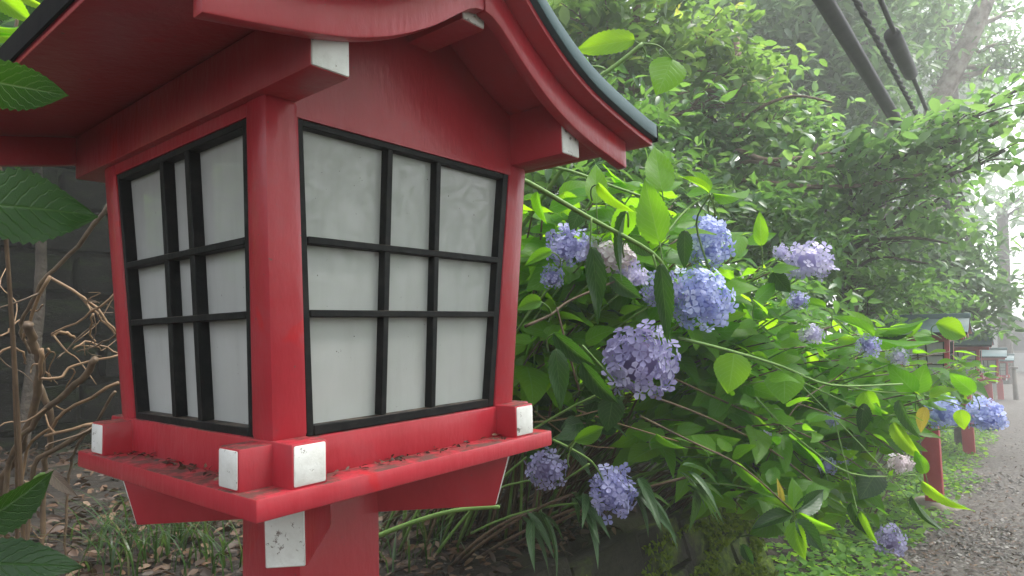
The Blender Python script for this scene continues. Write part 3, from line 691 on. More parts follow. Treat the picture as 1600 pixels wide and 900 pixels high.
head(A, 952, 402, 1.68, 80, 'pink', 60, .6); head(A, 918, 392, 1.7, 50, 'pale', 50); head(A, 985, 432, 1.7, 56, 'pale', 50, .7); head(A, 864, 434, 1.65, 40, 'violet', 45)
head(A, 957, 770, 1.7, 74, 'violet', 78, 1.12); head(A, 853, 735, 1.75, 64, 'faded', 64, .95)
head(B_, 1264, 410, 2.2, 70, 'pale', 70, .92); head(B_, 1220, 396, 2.2, 26, 'pale', 40); head(B_, 1248, 470, 2.1, 32, 'violet', 45); head(B_, 1266, 522, 2.25, 40, 'pale', 50, .8)
head(B_, 1194, 684, 2.18, 24, 'pale', 36); head(B_, 1300, 655, 2.35, 26, 'violet', 36)
head(C_, 1356, 540, 2.3, 36, 'violet', 50); head(C_, 1404, 557, 2.4, 32, 'pale', 50)
head(C_, 1477, 645, 2.75, 50, 'blue', 105, 1.1, True, 0, .28); head(C_, 1540, 650, 2.6, 56, 'blue', 105, 1.0, True, 0, .28)
head(C_, 1407, 725, 2.2, 36, 'pink', 54, .8); head(C_, 1390, 845, 2.3, 46, 'faded', 60, 1.05, False, .1)
head(C_, 1292, 728, 2.35, 30, 'violet', 40); head(C_, 1320, 714, 2.42, 26, 'pale', 40)

# foreground bush at the left edge
Lf = empty('hydrangea_bush', bed(-.25, .85), 'dark hydrangea bush at the far left, its big leaves hanging close to the lantern roof', 'bush', HG)
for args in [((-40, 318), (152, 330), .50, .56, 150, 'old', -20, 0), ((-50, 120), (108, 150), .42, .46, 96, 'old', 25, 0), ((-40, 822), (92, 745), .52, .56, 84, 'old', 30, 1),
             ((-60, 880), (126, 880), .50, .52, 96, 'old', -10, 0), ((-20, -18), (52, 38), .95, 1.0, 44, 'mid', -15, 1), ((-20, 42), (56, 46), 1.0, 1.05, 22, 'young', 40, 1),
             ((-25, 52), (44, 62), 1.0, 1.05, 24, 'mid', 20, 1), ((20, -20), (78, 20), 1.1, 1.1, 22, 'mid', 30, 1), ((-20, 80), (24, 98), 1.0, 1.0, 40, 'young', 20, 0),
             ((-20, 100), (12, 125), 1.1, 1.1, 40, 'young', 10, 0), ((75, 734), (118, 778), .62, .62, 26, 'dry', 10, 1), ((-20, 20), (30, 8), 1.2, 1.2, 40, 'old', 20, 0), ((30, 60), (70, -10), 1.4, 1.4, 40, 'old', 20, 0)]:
    hero(Lf, *args)
for e in [(-40, 318, .50), (-50, 120, .42), (-40, 822, .52), (-60, 880, .50), (-20, -18, .95), (-22, 46, 1.0), (-20, 90, 1.0), (40, -40, 1.1)]:
    p = at(*e); stem(Lf, curve_pts(np.array(Lf.location) + rng.normal(0, .1, 3) * np.array([1, 1, 0]), p, .1, 8, rng.normal(0, .08, 3)), .0042, .0026, STEM_B)

# another pale bush in front of the far lanterns
D_ = empty('hydrangea_bush', bed(4.6, .6), 'pale hazy leafy bush with no flowers, crowded in front of the far lanterns', 'bush', HG)
fill(D_, [(1500, 578, 4.7, 32, 18, .2, 15, ('mid', 'young'), 3), (1530, 585, 5.0, 18, 18, .2, 12, ('mid', 'young'), 3), (1480, 615, 4.6, 40, 18, .2, 6, ('mid',), 3), (1400, 505, 4.5, 50, 22, .3, 8, ('young', 'mid'), 3), (1350, 485, 4.3, 60, 22, .3, 7, ('young', 'mid'), 3), (1515, 628, 4.9, 26, 10, .2, 4, ('mid',), 3)], .15, .4)

# bare brown shrub against the stone wall
S_ = empty('bare_shrub', bed(.35, 1.35), 'leafless shrub of tangled tan and brown stems in front of the dark stone wall', 'shrub')
for pts, wpx, m in [
    ([(170, 320), (122, 385), (76, 432), (42, 485), (32, 520), (48, 552)], 9, STEM_B), ([(78, 432), (50, 490), (36, 530)], 7, STEM_T), ([(76, 432), (124, 460), (150, 482), (182, 520)], 6, STEM_T),
    ([(125, 462), (160, 500), (185, 530)], 5, STEM_T), ([(180, 458), (130, 496), (82, 522)], 5, STEM_T), ([(82, 522), (100, 519), (117, 529)], 8, STEM_T),
    ([(45, 505), (50, 535), (62, 560), (60, 600), (47, 660), (27, 712), (0, 760)], 17, STEM_B), ([(185, 598), (100, 643), (83, 668), (43, 704)], 7, STEM_T),
    ([(150, 662), (70, 681)], 7, STEM_T), ([(150, 664), (92, 700), (55, 730)], 11, STEM_B), ([(150, 560), (120, 600), (67, 645), (30, 692), (10, 740)], 13, STEM_B),
    ([(60, 592), (92, 590), (117, 572), (185, 555)], 6, STEM_T), ([(-10, 556), (21, 543), (38, 556), (40, 568)], 5, STEM_T), ([(114, 546), (142, 535), (185, 552)], 4.5, STEM_T),
    ([(146, 490), (142, 518), (148, 536)], 4, STEM_T), ([(185, 520), (150, 540), (120, 550)], 4, STEM_B), ([(75, 545), (70, 572), (80, 596)], 5, STEM_T), ([(0, 525), (20, 510), (30, 500)], 4, STEM_T),
    ([(64, 545), (62, 590)], 9, STEM_T), ([(180, 612), (150, 660), (120, 700), (108, 740)], 6, STEM_B), ([(90, 560), (110, 540), (150, 505)], 3.5, STEM_B), ([(60, 600), (80, 660), (70, 740)], 12, STEM_B)]:
    d = random.uniform(1.65, 1.9); P = [at(u, v, d + .03 * i) for i, (u, v) in enumerate(pts)]
    r = wpx * .42 / FPX * d; sp = smooth_path(P)
    if pts[-1][1] > 690:
        q = P[-1].copy(); q[2] = float(ground_z(q[0], q[1])) - .04; sp = smooth_path(P + [(P[-1] + q) / 2 + (P[-1] - P[-2]) * .3, q])
    sp = np.array(sp); sp[1:-1] += rng.normal(0, .0022, sp[1:-1].shape)
    stem(S_, sp, r, r * .7, m, 7, 'branch')
    for _ in range(1):
        k = random.randrange(len(sp) - 1); q0 = sp[k]; dv = sp[k + 1] - sp[k]; dv /= np.linalg.norm(dv); dv = dv * .5 + rng.normal(0, .6, 3) + np.array([0, 0, .25]); L = random.uniform(.06, .2)
        tw = np.array([q0, q0 + dv * L * .4 + rng.normal(0, .008, 3), q0 + dv * L * .8 + rng.normal(0, .02, 3), q0 + dv * L * 1.1 + np.array([0, 0, random.uniform(-.05, .03)])]); stem(S_, smooth_path(tw, 3), min(r * .55, .0032), .0011, STEM_T if random.random() < .6 else STEM_B, 5, 'twig')

# ------------------------------------------------------------------ stone walls
def block_mat():
    m, n, b = mat('dark_weathered_stone'); r = N(n, 'ShaderNodeObjectInfo').outputs['Random']
    c = ramp(n, noise(n, 7, 7, rough=.7), [(.3, (.004, .0035, .0025)), (.5, (.010, .009, .007)), (.7, (.026, .024, .018))])
    c = mixc(n, math_(n, 'MULTIPLY', r, .5), c, (.010, .009, .007))
    li = ramp(n, noise(n, 60, 4), [(.66, (0, 0, 0)), (.72, (1, 1, 1))]); c = mixc(n, li, c, (.09, .09, .075))
    mo = ramp(n, noise(n, 2.2, 5), [(.52, (0, 0, 0)), (.66, (1, 1, 1))]); c = mixc(n, math_(n, 'MULTIPLY', mo, .5), c, (.03, .05, .012))
    n.links.new(c, b.inputs['Base Color']); b.inputs['Roughness'].default_value = .9
    b.inputs['Specular IOR Level'].default_value = .2; bump(n, b, noise(n, 28, 7, rough=.7), .9, .015); return m
def mossy_mat():
    m, n, b = mat('mossy_stone')
    c = ramp(n, noise(n, 6, 7, rough=.7), [(.3, (.010, .008, .006)), (.6, (.03, .026, .018))])
    g = N(n, 'ShaderNodeNewGeometry'); pos = N(n, 'ShaderNodeSeparateXYZ'); n.links.new(g.outputs['Position'], pos.inputs[0])
    more = math_(n, 'MULTIPLY', math_(n, 'SUBTRACT', pos.outputs[0], 1.9), .3, clamp=True)
    mo = math_(n, 'ADD', noise(n, 3.2, 6, 'Generated', rough=.65, vec=g.outputs['Position']), more)
    mk = ramp(n, mo, [(.55, (0, 0, 0)), (.72, (1, 1, 1))])
    mc = ramp(n, noise(n, 25, 4, vec=g.outputs['Position']), [(.35, (.03, .06, .006)), (.65, (.13, .19, .015))])
    n.links.new(mixc(n, mk, c, mc), b.inputs['Base Color']); b.inputs['Roughness'].default_value = .95
    bump(n, b, noise(n, 60, 6, vec=g.outputs['Position']), .9, .012); return m
BLOCK, MOSSY = block_mat(), mossy_mat()
def stone_wall(root, x0, x1, yb, yt, zbase, zh, cw, ch, m, name, gap, mats=None, backing=True, jig=.012):
    rx = np.array(root.location); rows = int(round(zh / ch)); protos = []
    for k in range(6):
        mb = MB().box(-.5, .5, -.5, .5, -.5, .5); me = mb.mesh(name, m, .06, False, 2)
        for v in me.vertices: v.co += Vector(rng.normal(0, .018, 3))
        protos.append(me)
    for r_ in range(rows):
        x = x0 - random.uniform(0, cw)
        while x < x1:
            wv = cw * random.uniform(.7, 1.35); xc = x + wv / 2; x += wv
            if xc + wv / 2 > x1 + .2: continue
            f = (r_ + .5) / rows; z = zbase(xc) + zh * f; y = yb + (yt - yb) * f
            o = link(name, random.choice(protos), root); o.location = Vector((xc, y + .12 + random.uniform(-jig, jig), z)) - Vector(rx)
            o.scale = (wv - gap, .26, zh / rows - gap * random.uniform(.7, 1.3))
            o.rotation_euler = (random.uniform(-.03, .03) - math.atan2(yt - yb, zh), random.uniform(-.012, .012), random.uniform(-.02, .02))
    if backing:
        n = 24; xs = np.linspace(x0 - .1, x1, n); V = []
        for x in xs: V += [(x, yb + .1, zbase(x) - .1), (x, yt + .1, zbase(x) + zh - .03), (x, yt + .4, zbase(x) + zh - .03), (x, yb + .4, zbase(x) - .1)]
        F = [(i * 4 + k, i * 4 + (k + 1) % 4, i * 4 + 4 + (k + 1) % 4, i * 4 + 4 + k) for i in range(n - 1) for k in range(4)] + [(0, 1, 2, 3), (4 * n - 1, 4 * n - 2, 4 * n - 3, 4 * n - 4)]
        me = MB().add(np.array(V) - rx, F).mesh('mortar', SOIL, 0); link('mortar', me, root)
bw = empty('stone_wall', (0, 4.3, -.7), 'tall dark wall of weathered stone blocks behind the bare shrub', 'wall')
stone_wall(bw, -1.6, 2.9, 4.2, 4.3, lambda x: -.75, 2.6, .62, .29, BLOCK, 'stone_block', .05, jig=.03)
rw = empty('retaining_wall', (1, .3, -1.3), 'low mossy stone retaining wall under the hydrangeas, partly hidden by drooping leaves', 'wall')
stone_wall(rw, -2.5, WALL_END + .1, .36, .52, lambda x: float(road_z(x)) - .04, .54, .34, .18, MOSSY, 'stone', .002, jig=.012)

# ------------------------------------------------------------------ trees and shrubs
def simple_leaf(wr=.45, fold=.25, bend=.15):
    V = np.array([(0, 0, 0), (-.42 * wr, .3, fold * .3 * wr), (0, .33, -.02), (.42 * wr, .3, fold * .3 * wr), (-.36 * wr, .68, fold * .3 * wr - bend * .4), (0, .7, -bend * .45), (.36 * wr, .68, fold * .3 * wr - bend * .4), (0, 1, -bend)])
    F = [(0, 2, 1), (0, 3, 2), (1, 2, 5, 4), (2, 3, 6, 5), (4, 5, 7), (5, 6, 7)]
    return V, F
TL = dict(broad=simple_leaf(.62, .3, .15), narrow=simple_leaf(.42, .3, .2), needle=simple_leaf(.22, .1, .12), round=simple_leaf(.85, .2, .1))
T_CAM = leaf_mat('glossy_evergreen_leaf', [(0, (.040, .105, .042)), (.6, (.075, .165, .062)), (1, (.14, .26, .08))], [(0, (.20, .44, .09)), (1, (.40, .66, .14))], .4, .3, False, True, 1.0)
T_MAP = leaf_mat('light_green_leaf', [(0, (.05, .10, .028)), (.8, (.11, .19, .05)), (.95, (.26, .34, .07)), (1, (.5, .26, .07))], [(0, (.2, .40, .06)), (.8, (.32, .52, .09)), (.96, (.58, .75, .1)), (1, (.75, .45, .12))], .45, .42, False, True)
T_CON = leaf_mat('conifer_leaf', [(0, (.045, .095, .05)), (1, (.10, .17, .08))], [(0, (.15, .30, .10)), (1, (.28, .46, .14))], .38, .5, False, True)
T_DRK = leaf_mat('dark_shrub_leaf', [(0, (.03, .085, .028)), (.7, (.06, .14, .045)), (1, (.13, .24, .06))], [(0, (.14, .34, .05)), (1, (.3, .56, .08))], .4, .36, False, True)
def tree(name, label, cat, base, trunk, rad, blobs, leaf, kind, m, bark, group=None, droop=.25, flat=.75, clump=24, spread=.16, limbs=True, crown='crown', boughs=()):
    root = empty(name, base, label, cat, group); b0 = np.array(base)
    tb = MB(); tp = smooth_path(np.array(trunk), 5); rr = np.linspace(rad[0], rad[1], len(tp)); tb.tube(tp - b0, list(rr), 9)
    for bp, r0 in boughs: q = smooth_path([at(*e) for e in bp], 4); tb.tube(q - b0, list(np.linspace(r0, r0 * .45, len(q))), 6)
    Ts = []; Ax = []; Nn = []
    for (u, v, d, ru, rv, rd, n) in blobs:
        c = at(u, v, d); ncl = max(1, n // clump)
        rx, rz = ru * d / FPX, rv * d / FPX
        if limbs:
            k = int(np.argmin(np.linalg.norm(tp - (c - np.array([0, 0, .5 * np.linalg.norm(c[:2] - tp[len(tp) // 2][:2])])), axis=1))); s0 = tp[k]
            L = curve_pts(s0, c, .12 * np.linalg.norm(c - s0), 8); L[1:-1] += rng.normal(0, .03, L[1:-1].shape)
            r0 = max(.014, rr[k] * .42); tb.tube(L - b0, list(np.linspace(r0, .010, 8)), 6)
        q = rng.normal(0, 1, (ncl, 3)); q /= np.linalg.norm(q, axis=1, keepdims=True); q *= (rng.random((ncl, 1)) ** .45)
        right, fwd = CR[0], CR[2] * np.array([1, 1, 0]); fwd = fwd / np.linalg.norm(fwd)
        cc = c + q[:, :1] * rx * right + q[:, 1:2] * rd * fwd + q[:, 2:3] * rz * np.array([0, 0, 1])
        if limbs:
            for e in cc[::max(1, ncl // 9)]:
                j = rng.integers(3, 7); L2 = curve_pts(L[j], e, .05, 5); tb.tube(L2 - b0, [.009, .008, .007, .006, .004], 4)
        per = rng.poisson(clump, ncl); idx = np.repeat(np.arange(ncl), per); k = len(idx)
        outd = rng.normal(0, 1, (ncl, 3)); outd[:, 2] *= .3; outd /= np.linalg.norm(outd, axis=1, keepdims=True)
        t = rng.uniform(-1, 1, (k, 1)); tl = leaf * 3.2
        p = cc[idx] + outd[idx] * t * tl + rng.normal(0, leaf * spread * 4.5, (k, 3)) * np.array([1.3, 1.3, .3]) - np.array([0, 0, .25]) * np.abs(t) ** 2 * leaf
        ax = outd[idx] * .7 + rng.normal(0, .8, (k, 3)) * np.array([1, 1, .5]); ax[:, 2] -= droop
        nn = rng.normal(0, 1 - flat, (k, 3)) * 1.4 + np.array([0, 0, 1]); Ts.append(p); Ax.append(ax); Nn.append(nn)
    Ts, Ax, Nn = np.concatenate(Ts), np.concatenate(Ax), np.concatenate(Nn)
    Rm = frames(Ax, Nn) * (leaf * rng.uniform(.65, 1.25, len(Ts)))[:, None, None]
    rnd = np.clip(rng.beta(1.6, 1.9, len(Ts)), 0, 1)
    link('trunk', tb.mesh('trunk', bark, 0, True), root)
    V, F = TL[kind]; link(crown, merge(crown, m, V, F, Rm, Ts - b0, rnd), root)
    return root
def gp3(u, v, d, dz=0):      # ground under a sighted spot
    p = at(u, v, d); return np.array([p[0], p[1], float(ground_z(p[0], p[1])) - .1])
def up_to(u, v, d, u2=None, v2=None):
    g = gp3(u, v, d); t = at(u2 if u2 else u, v2 if v2 is not None else v, d); m_ = (g + t) / 2 + np.array([random.uniform(-.1, .1), random.uniform(-.1, .1), 0]); return g, [g, m_, t]
TG = 'trees on the misty slope'
tb_ = np.array([-.6, 5.1, float(ground_z(-.6, 5.1)) - .1])
tree('shade_tree', 'tree behind the dark stone wall, its low crown showing at the upper left corner', 'tree', tb_, [tb_, tb_ + np.array([.1, -.2, 2.0]), tb_ + np.array([.3, -.9, 4.2])], (.14, .07),
     [(-60, -60, 4.2, 420, 170, 1.0, 1700), (300, -250, 4.6, 420, 160, 1.0, 1700), (250, -750, 3.8, 500, 120, .9, 1500), (-200, -600, 3.6, 500, 140, .9, 1200), (600, -500, 4.5, 350, 120, .9, 1200), (60, 120, 5.4, 250, 100, .7, 1000), (700, -150, 4.8, 250, 120, .8, 900)], .14, 'broad', T_CAM, BARK, TG)
g, t = up_to(960, 120, 5.2, 1000, -60)
tree('maple_tree', 'light yellow green maple with a few orange leaves, above the lantern roof end', 'tree', g, t, (.09, .03),
     [(900, 30, 4.6, 90, 60, .5, 544), (1010, 40, 5.2, 90, 70, .5, 612), (1110, 70, 5.4, 80, 70, .5, 544), (950, 120, 5.0, 80, 60, .4, 408), (860, 60, 5.5, 60, 80, .5, 340), (1180, 130, 5.6, 60, 60, .4, 306), (1000, -40, 5.0, 140, 40, .6, 408)], .115, 'broad', T_MAP, BARK_R, TG)
g, t = up_to(1145, 330, 5.8, 1152, 60)
tree('broadleaf_tree', 'slender reddish trunked tree with glossy leaves, behind the tallest hydrangea leaves', 'tree', g, t, (.06, .035),
     [(1080, 170, 5.6, 80, 60, .4, 476), (1160, 230, 5.6, 90, 50, .4, 544), (1060, 240, 5.4, 70, 50, .4, 374), (1240, 200, 5.8, 70, 60, .4, 408), (1130, 300, 5.4, 80, 40, .4, 408), (1220, 300, 5.6, 80, 50, .4, 476)], .108, 'broad', T_CAM, BARK_R, TG, flat=.7, boughs=[([(1148, 262, 5.75), (1152, 236, 5.3), (1195, 250, 5.1), (1260, 246, 5.0), (1330, 232, 4.9)], .03), ([(1148, 270, 5.75), (1170, 252, 5.2), (1250, 262, 5.0), (1322, 258, 4.95)], .022), ([(1148, 300, 5.75), (1160, 282, 5.2), (1260, 292, 5.0), (1360, 288, 5.0), (1440, 272, 5.0)], .026), ([(1150, 200, 5.7), (1185, 170, 5.3), (1240, 150, 5.2), (1300, 160, 5.1)], .018), ([(1150, 160, 5.7), (1100, 140, 5.3), (1050, 150, 5.1)], .016)])
g, t = up_to(1340, 470, 6.0, 1330, 250)
tree('evergreen_tree', 'glossy evergreen with long level boughs reaching right across the road under the cables', 'tree', g, t, (.10, .05),
     [(1330, 240, 4.9, 90, 40, .4, 391), (1440, 215, 4.9, 90, 30, .3, 269), (1530, 185, 4.7, 80, 45, .4, 196), (1590, 140, 4.6, 50, 30, .3, 78), (1480, 260, 5.2, 80, 40, .4, 182), (1570, 235, 4.8, 50, 40, .3, 104), (1380, 300, 5.4, 100, 45, .5, 440), (1290, 330, 5.6, 90, 60, .5, 440),
      (1450, 330, 5.8, 80, 40, .5, 269), (1390, 390, 6.0, 100, 50, .6, 380), (1280, 400, 5.8, 70, 50, .5, 266), (1500, 300, 5.6, 40, 30, .3, 65)], .108, 'broad', T_CAM, BARK, TG, flat=.72, boughs=[([(1336, 380, 5.9), (1360, 375, 5.4), (1430, 372, 5.3), (1480, 380, 5.3)], .02), ([(1335, 300, 5.9), (1390, 250, 5.0), (1470, 230, 4.8), (1560, 190, 4.6)], .024), ([(1337, 420, 5.9), (1375, 402, 5.5), (1450, 412, 5.4)], .018)])
g, t = up_to(1492, 500, 9.2, 1488, 330)
tree('conifer_tree', 'dark trunked tree standing right behind the second lantern roof, drooping over it', 'tree', g, t, (.12, .08),
     [(1450, 420, 8.6, 60, 40, .5, 612), (1520, 440, 8.8, 40, 30, .5, 408), (1530, 490, 8.6, 30, 35, .4, 340), (1420, 370, 8.8, 80, 40, .6, 680), (1500, 380, 9.0, 50, 40, .5, 476), (1545, 515, 8.3, 14, 14, .2, 74), (1480, 470, 9.2, 40, 30, .4, 272)], .17, 'narrow', T_CON, BARK, TG, droop=.4)
g, t = up_to(1250, 330, 9.5, 1255, -120)
tree('conifer_tree', 'tall hazy conifer left of the thick cable, behind the slender reddish trunk', 'tree', g, t, (.2, .12),
     [(1180, 20, 9, 110, 60, .8, 1020), (1280, 60, 9.2, 80, 70, .8, 1020), (1330, 130, 9.4, 70, 60, .8, 816), (1250, 140, 9.2, 70, 50, .7, 680), (1310, -30, 9.2, 110, 60, .8, 816), (1340, 210, 9.4, 50, 40, .6, 408)], .22, 'narrow', T_CON, BARK, TG, droop=.35, clump=18)
g, t = up_to(1362, 400, 12, 1358, -150)
tree('conifer_tree', 'dim grey conifer with a thick trunk seen between the thick cable and the twisted cable', 'tree', g, t, (.26, .2),
     [(1360, 30, 12, 70, 60, 1, 884), (1400, 90, 12.2, 50, 50, .8, 612), (1320, 90, 12.5, 60, 60, 1, 612), (1390, -20, 12, 90, 50, 1, 680), (1440, 50, 13, 40, 50, 1, 408)], .2, 'narrow', T_CON, BARK, TG, droop=.35, clump=18)
g, t = up_to(1474, 420, 14.5, 1468, -150)
tree('pine_tree', 'straight grey trunked pine fading in the mist, left of the leaning trunk', 'tree', g, t, (.24, .18),
     [(1440, 40, 14.5, 60, 40, 1, 285), (1490, 30, 15, 40, 40, 1, 204), (1520, 70, 15, 50, 30, 1, 204), (1450, 120, 14.5, 50, 30, 1, 183), (1540, 20, 15, 50, 30, 1, 163), (1560, 100, 15.5, 50, 30, 1, 204)], .2, 'narrow', T_CON, BARK, TG, clump=18)
g = gp3(1440, 300, 12.5)
tree('leaning_tree', 'tree with a pale mottled trunk leaning up to the right at the top right corner', 'tree', g,
     [g, at(1455, 220, 12.5), at(1485, 125, 12.4), at(1515, 60, 12.2), at(1545, -15, 12), at(1580, -110, 12)], (.19, .15),
     [(1575, 70, 12, 40, 30, .6, 204), (1545, 110, 12.5, 50, 26, .6, 204), (1590, 20, 12, 50, 30, .6, 122), (1590, 105, 12.4, 40, 22, .5, 122)], .16, 'narrow', T_CON, BARK_P, TG, clump=18)
g, t = up_to(1568, 560, 21, 1566, 330)
tree('misty_tree', 'pale ghostly tree at the right edge beside the road in the thick mist', 'tree', g, t, (.22, .15),
     [(1595, 325, 20, 28, 24, 1, 150), (1588, 388, 21, 22, 10, .8, 60), (1620, 300, 20, 40, 30, 1, 150), (1625, 440, 20, 20, 20, 1, 60)], .22, 'narrow', T_CON, BARK, TG, clump=18)
for (u, d, lab) in ((1100, 13, 'dark mass of a tree high on the slope, behind the maple'), (1230, 15, 'mist veiled tree high behind the tall hazy conifer'), (900, 10, 'shady tree rising straight behind the lantern roof edge'), (1420, 30, 'faint tree seen between the cables, almost lost in the mist')):
    g, t = up_to(u, 300, d, u, -100)
    tree('forest_tree', lab, 'tree', g, t, (.2, .1), [(u, 40, d, 110, 70, 1.2, 1200), (u - 50, 150, d - .5, 80, 60, 1, 900), (u + 50, 160, d, 80, 60, 1, 900), (u, 260, d - .6, 110, 60, 1, 1100), (u, -60, d, 120, 60, 1.2, 900), (u + 10, 350, d - 1, 70, 50, 1, 700)], .024 * d, 'narrow', T_CON, BARK, TG, clump=18)
wl = 15000; cl = rng.uniform([-7, -11, -1.2], [9, -4.2, 9], (330, 3)); ci = rng.integers(0, 330, wl)
wp = cl[ci] + rng.normal(0, .38, (wl, 3)); wa = rng.normal(0, 1, (wl, 3)) - np.array([0, 0, .3]); wn = rng.normal(0, .5, (wl, 3)) + np.array([0, 0, 1])
tag(link('woods', merge('woods', T_DRK, *TL['narrow'], frames(wa, wn) * (.26 * rng.uniform(.7, 1.3, wl))[:, None, None], wp)), 'leafy wood on the other side of the road, mirrored in the lantern panels', 'woods', None, 'stuff')
n = 26000; x = rng.uniform(-5, 14, n); y = 4.7 + rng.gamma(1.6, 3.2, n); P = np.stack([x, y, ground_z(x, y)], 1)
Rm = frames(rng.normal(0, 1, (n, 3)) - np.array([0, .3, .3]), rng.normal(0, .4, (n, 3)) + np.array([0, -.5, .8])) * (.2 * rng.uniform(.6, 1.5, n))[:, None, None]
P[:, 2] += rng.uniform(.02, .5, n) ** 1.3
tag(link('undergrowth', merge('undergrowth', T_DRK, *TL['broad'], Rm, P)), 'leafy undergrowth covering the slope behind the trees', 'undergrowth', None, 'stuff')
SG = 'shrubs on the slope'
for (u, v, d, ru, rv, n, lab) in ((920, 210, 4.4, 110, 90, 1500, 'dark fine leaved shrub right beside the end of the lantern roof'), (1010, 300, 4.8, 110, 70, 1500, 'dark leafy shrub behind the bright top hydrangea leaves'), (1200, 360, 5.0, 110, 60, 1600, 'dense shrub between the tall flower head and the far trees'),
                                  (1330, 440, 6.4, 110, 45, 1700, 'shadowy shrub behind the pale lilac flower head'), (880, 300, 4.0, 90, 80, 1200, 'dark shrub behind the right post of the big lantern'), (1420, 470, 7.2, 80, 40, 1200, 'hazy shrub left of the second lantern roof'), (1140, 470, 4.0, 130, 60, 1100, 'dark low shrub behind the two stacked blue flower heads'),
                                  (950, 480, 3.6, 150, 90, 1400, 'shady shrub deep behind the pinkish flower heads'), (40, 60, 3.2, 150, 150, 1300, 'dark shrub at the upper left corner behind the hydrangea leaves')):
    g, t = up_to(u, v + 60, d, u, v)
    tree('shrub', lab, 'shrub', g, t, (.035, .015), [(u, v, d, ru, rv, .6, n), (u + 20, v + 50, d - .2, ru * .8, rv * .7, .5, n // 3)], .105, 'narrow', T_DRK, BARK, SG, flat=.6)

# ------------------------------------------------------------------ low plants
def blades(name, pts, L, wd, m, label=None, cat=None, kind=None, parent=None, lean=.85, seg=5, pleat=0):
    V = []; F = []
    for p in pts:
        a = random.random() * 6.28; l = L * random.uniform(.5, 1.2); ln = lean * random.uniform(.5, 1.4); b = len(V); dx, dy = math.cos(a), math.sin(a)
        for i in range(seg + 1):
            t = i / seg; w_ = wd * (1 - t ** 2) * random.uniform(.9, 1.1) + .0004; h = l * (t - ln * .55 * t * t); r = l * ln * t * t * .9
            V += [(p[0] + dx * r - dy * w_, p[1] + dy * r + dx * w_, p[2] + h), (p[0] + dx * r + dy * w_, p[1] + dy * r - dx * w_, p[2] + h)]
        F += [(b + 2 * i, b + 2 * i + 1, b + 2 * i + 3, b + 2 * i + 2) for i in range(seg)]
    me = bpy.data.meshes.new(name); me.from_pydata(V, [], F); me.shade_smooth()
    at_ = me.attributes.new('rnd', 'FLOAT', 'POINT'); n = (seg + 1) * 2
    at_.data.foreach_set('value', np.repeat(rng.random(len(V) // n), n).astype(np.float32)); me.materials.append(m)
    o = link(name, me, parent)
    return tag(o, label, cat, None, kind)
GRASS = leaf_mat('grass_blade', [(0, (.012, .036, .008)), (.7, (.03, .07, .016)), (.9, (.07, .11, .03)), (1, (.16, .12, .06))], [(0, (.07, .18, .02)), (1, (.18, .3, .06))], .3, .35, False, True)
def on_ground(n, x0, x1, y0, y1):
    x = rng.uniform(x0, x1, n); y = rng.uniform(y0, y1, n); return np.stack([x, y, ground_z(x, y)], 1)
gpts = []
for (u, v, n) in ((230, 880, 45), (300, 850, 40), (170, 860, 26), (350, 890, 30), (260, 820, 22), (620, 880, 24), (680, 850, 18), (330, 820, 18), (200, 900, 20)):
    r_ = at(u, v, 1) - CAMP
    for d in np.arange(.8, 6, .02):
        p = CAMP + r_ * d
        if p[2] < ground_z(p[0], p[1]): break
    for _ in range(n):
        q = p + rng.normal(0, .07, 3); q[2] = float(ground_z(q[0], q[1])); gpts.append(q)
blades('grass', gpts, .30, .0028, GRASS, 'thin arching grass on the littered soil below the lantern', 'grass', 'stuff')
# drooping pleated leaves over the wall edge
PLEAT = leaf_mat('pleated_leaf', [(0, (.03, .075, .025)), (1, (.06, .12, .045))], [(0, (.06, .16, .03)), (1, (.12, .25, .05))], .25, .35, True)
PM = leaf_mesh('leaf', PLEAT, nl=10, nw=5, wr=.2, fold=.4, bend=.35, serr=0)
for (u, v, d, n, lab) in ((1000, 765, 1.75, 9, 'clump of drooping pleated leaves over the wall, right of the violet flower head'), (1075, 745, 1.85, 8, 'clump of drooping pleated leaves below the thin bare stems'), (900, 770, 1.75, 8, 'dark clump of drooping leaves between the two lower flower heads'), (830, 800, 1.8, 7, 'dark clump of hanging narrow leaves at the wall edge below the base plate')):
    c = at(u, v, d); t = empty('pleated_grass', c - np.array([0, 0, .08]), lab, 'plant', 'pleated plants on the wall edge')
    for k in range(n):
        a = random.uniform(-2.6, .6); el = random.uniform(-.5, .5); ax = np.array([math.cos(a) * math.cos(el), math.sin(a) * math.cos(el), math.sin(el) - .5])
        L = random.uniform(.12, .2); place_leaf(PM, t, c + rng.normal(0, .015, 3), ax, np.array([0, 0, 1.]) + ax * .2 + rng.normal(0, .2, 3), L, L * 1.1)
    g_ = np.array([c[0] + .1, max(c[1] + .15, .8), 0]); g_[2] = float(ground_z(g_[0], g_[1])); stem(t, curve_pts(c, g_, .05, 6), .004, .006, STEM_B)
# moss on the wall face
n = 5200; f = rng.random(n); x = WALL_END - np.abs(rng.normal(0, .75, n)); y = .36 + .16 * f - .025; z = road_z(x) + .5 * f
MOSS = leaf_mat('moss', [(0, (.05, .09, .008)), (1, (.16, .22, .02))], [(0, (.2, .3, .02)), (1, (.3, .4, .03))], .25, .8, False, True, .1)
cl = np.sin(x * 9 + 3 * np.sin(f * 5)) + np.sin(f * 11 + x * 4) > -.4; P = np.stack([x, y, z], 1)[cl]; k = len(P)
Rm = frames(rng.normal(0, 1, (k, 3)) + np.array([0, -.3, -.6]), rng.normal(0, .4, (k, 3)) + np.array([0, -1, .4])) * (.026 * rng.uniform(.5, 1.3, k))[:, None, None]
tag(link('moss', merge('moss', MOSS, *TL['broad'], Rm, P)), 'yellow green moss growing on the end of the low stone wall', 'moss', None, 'stuff')
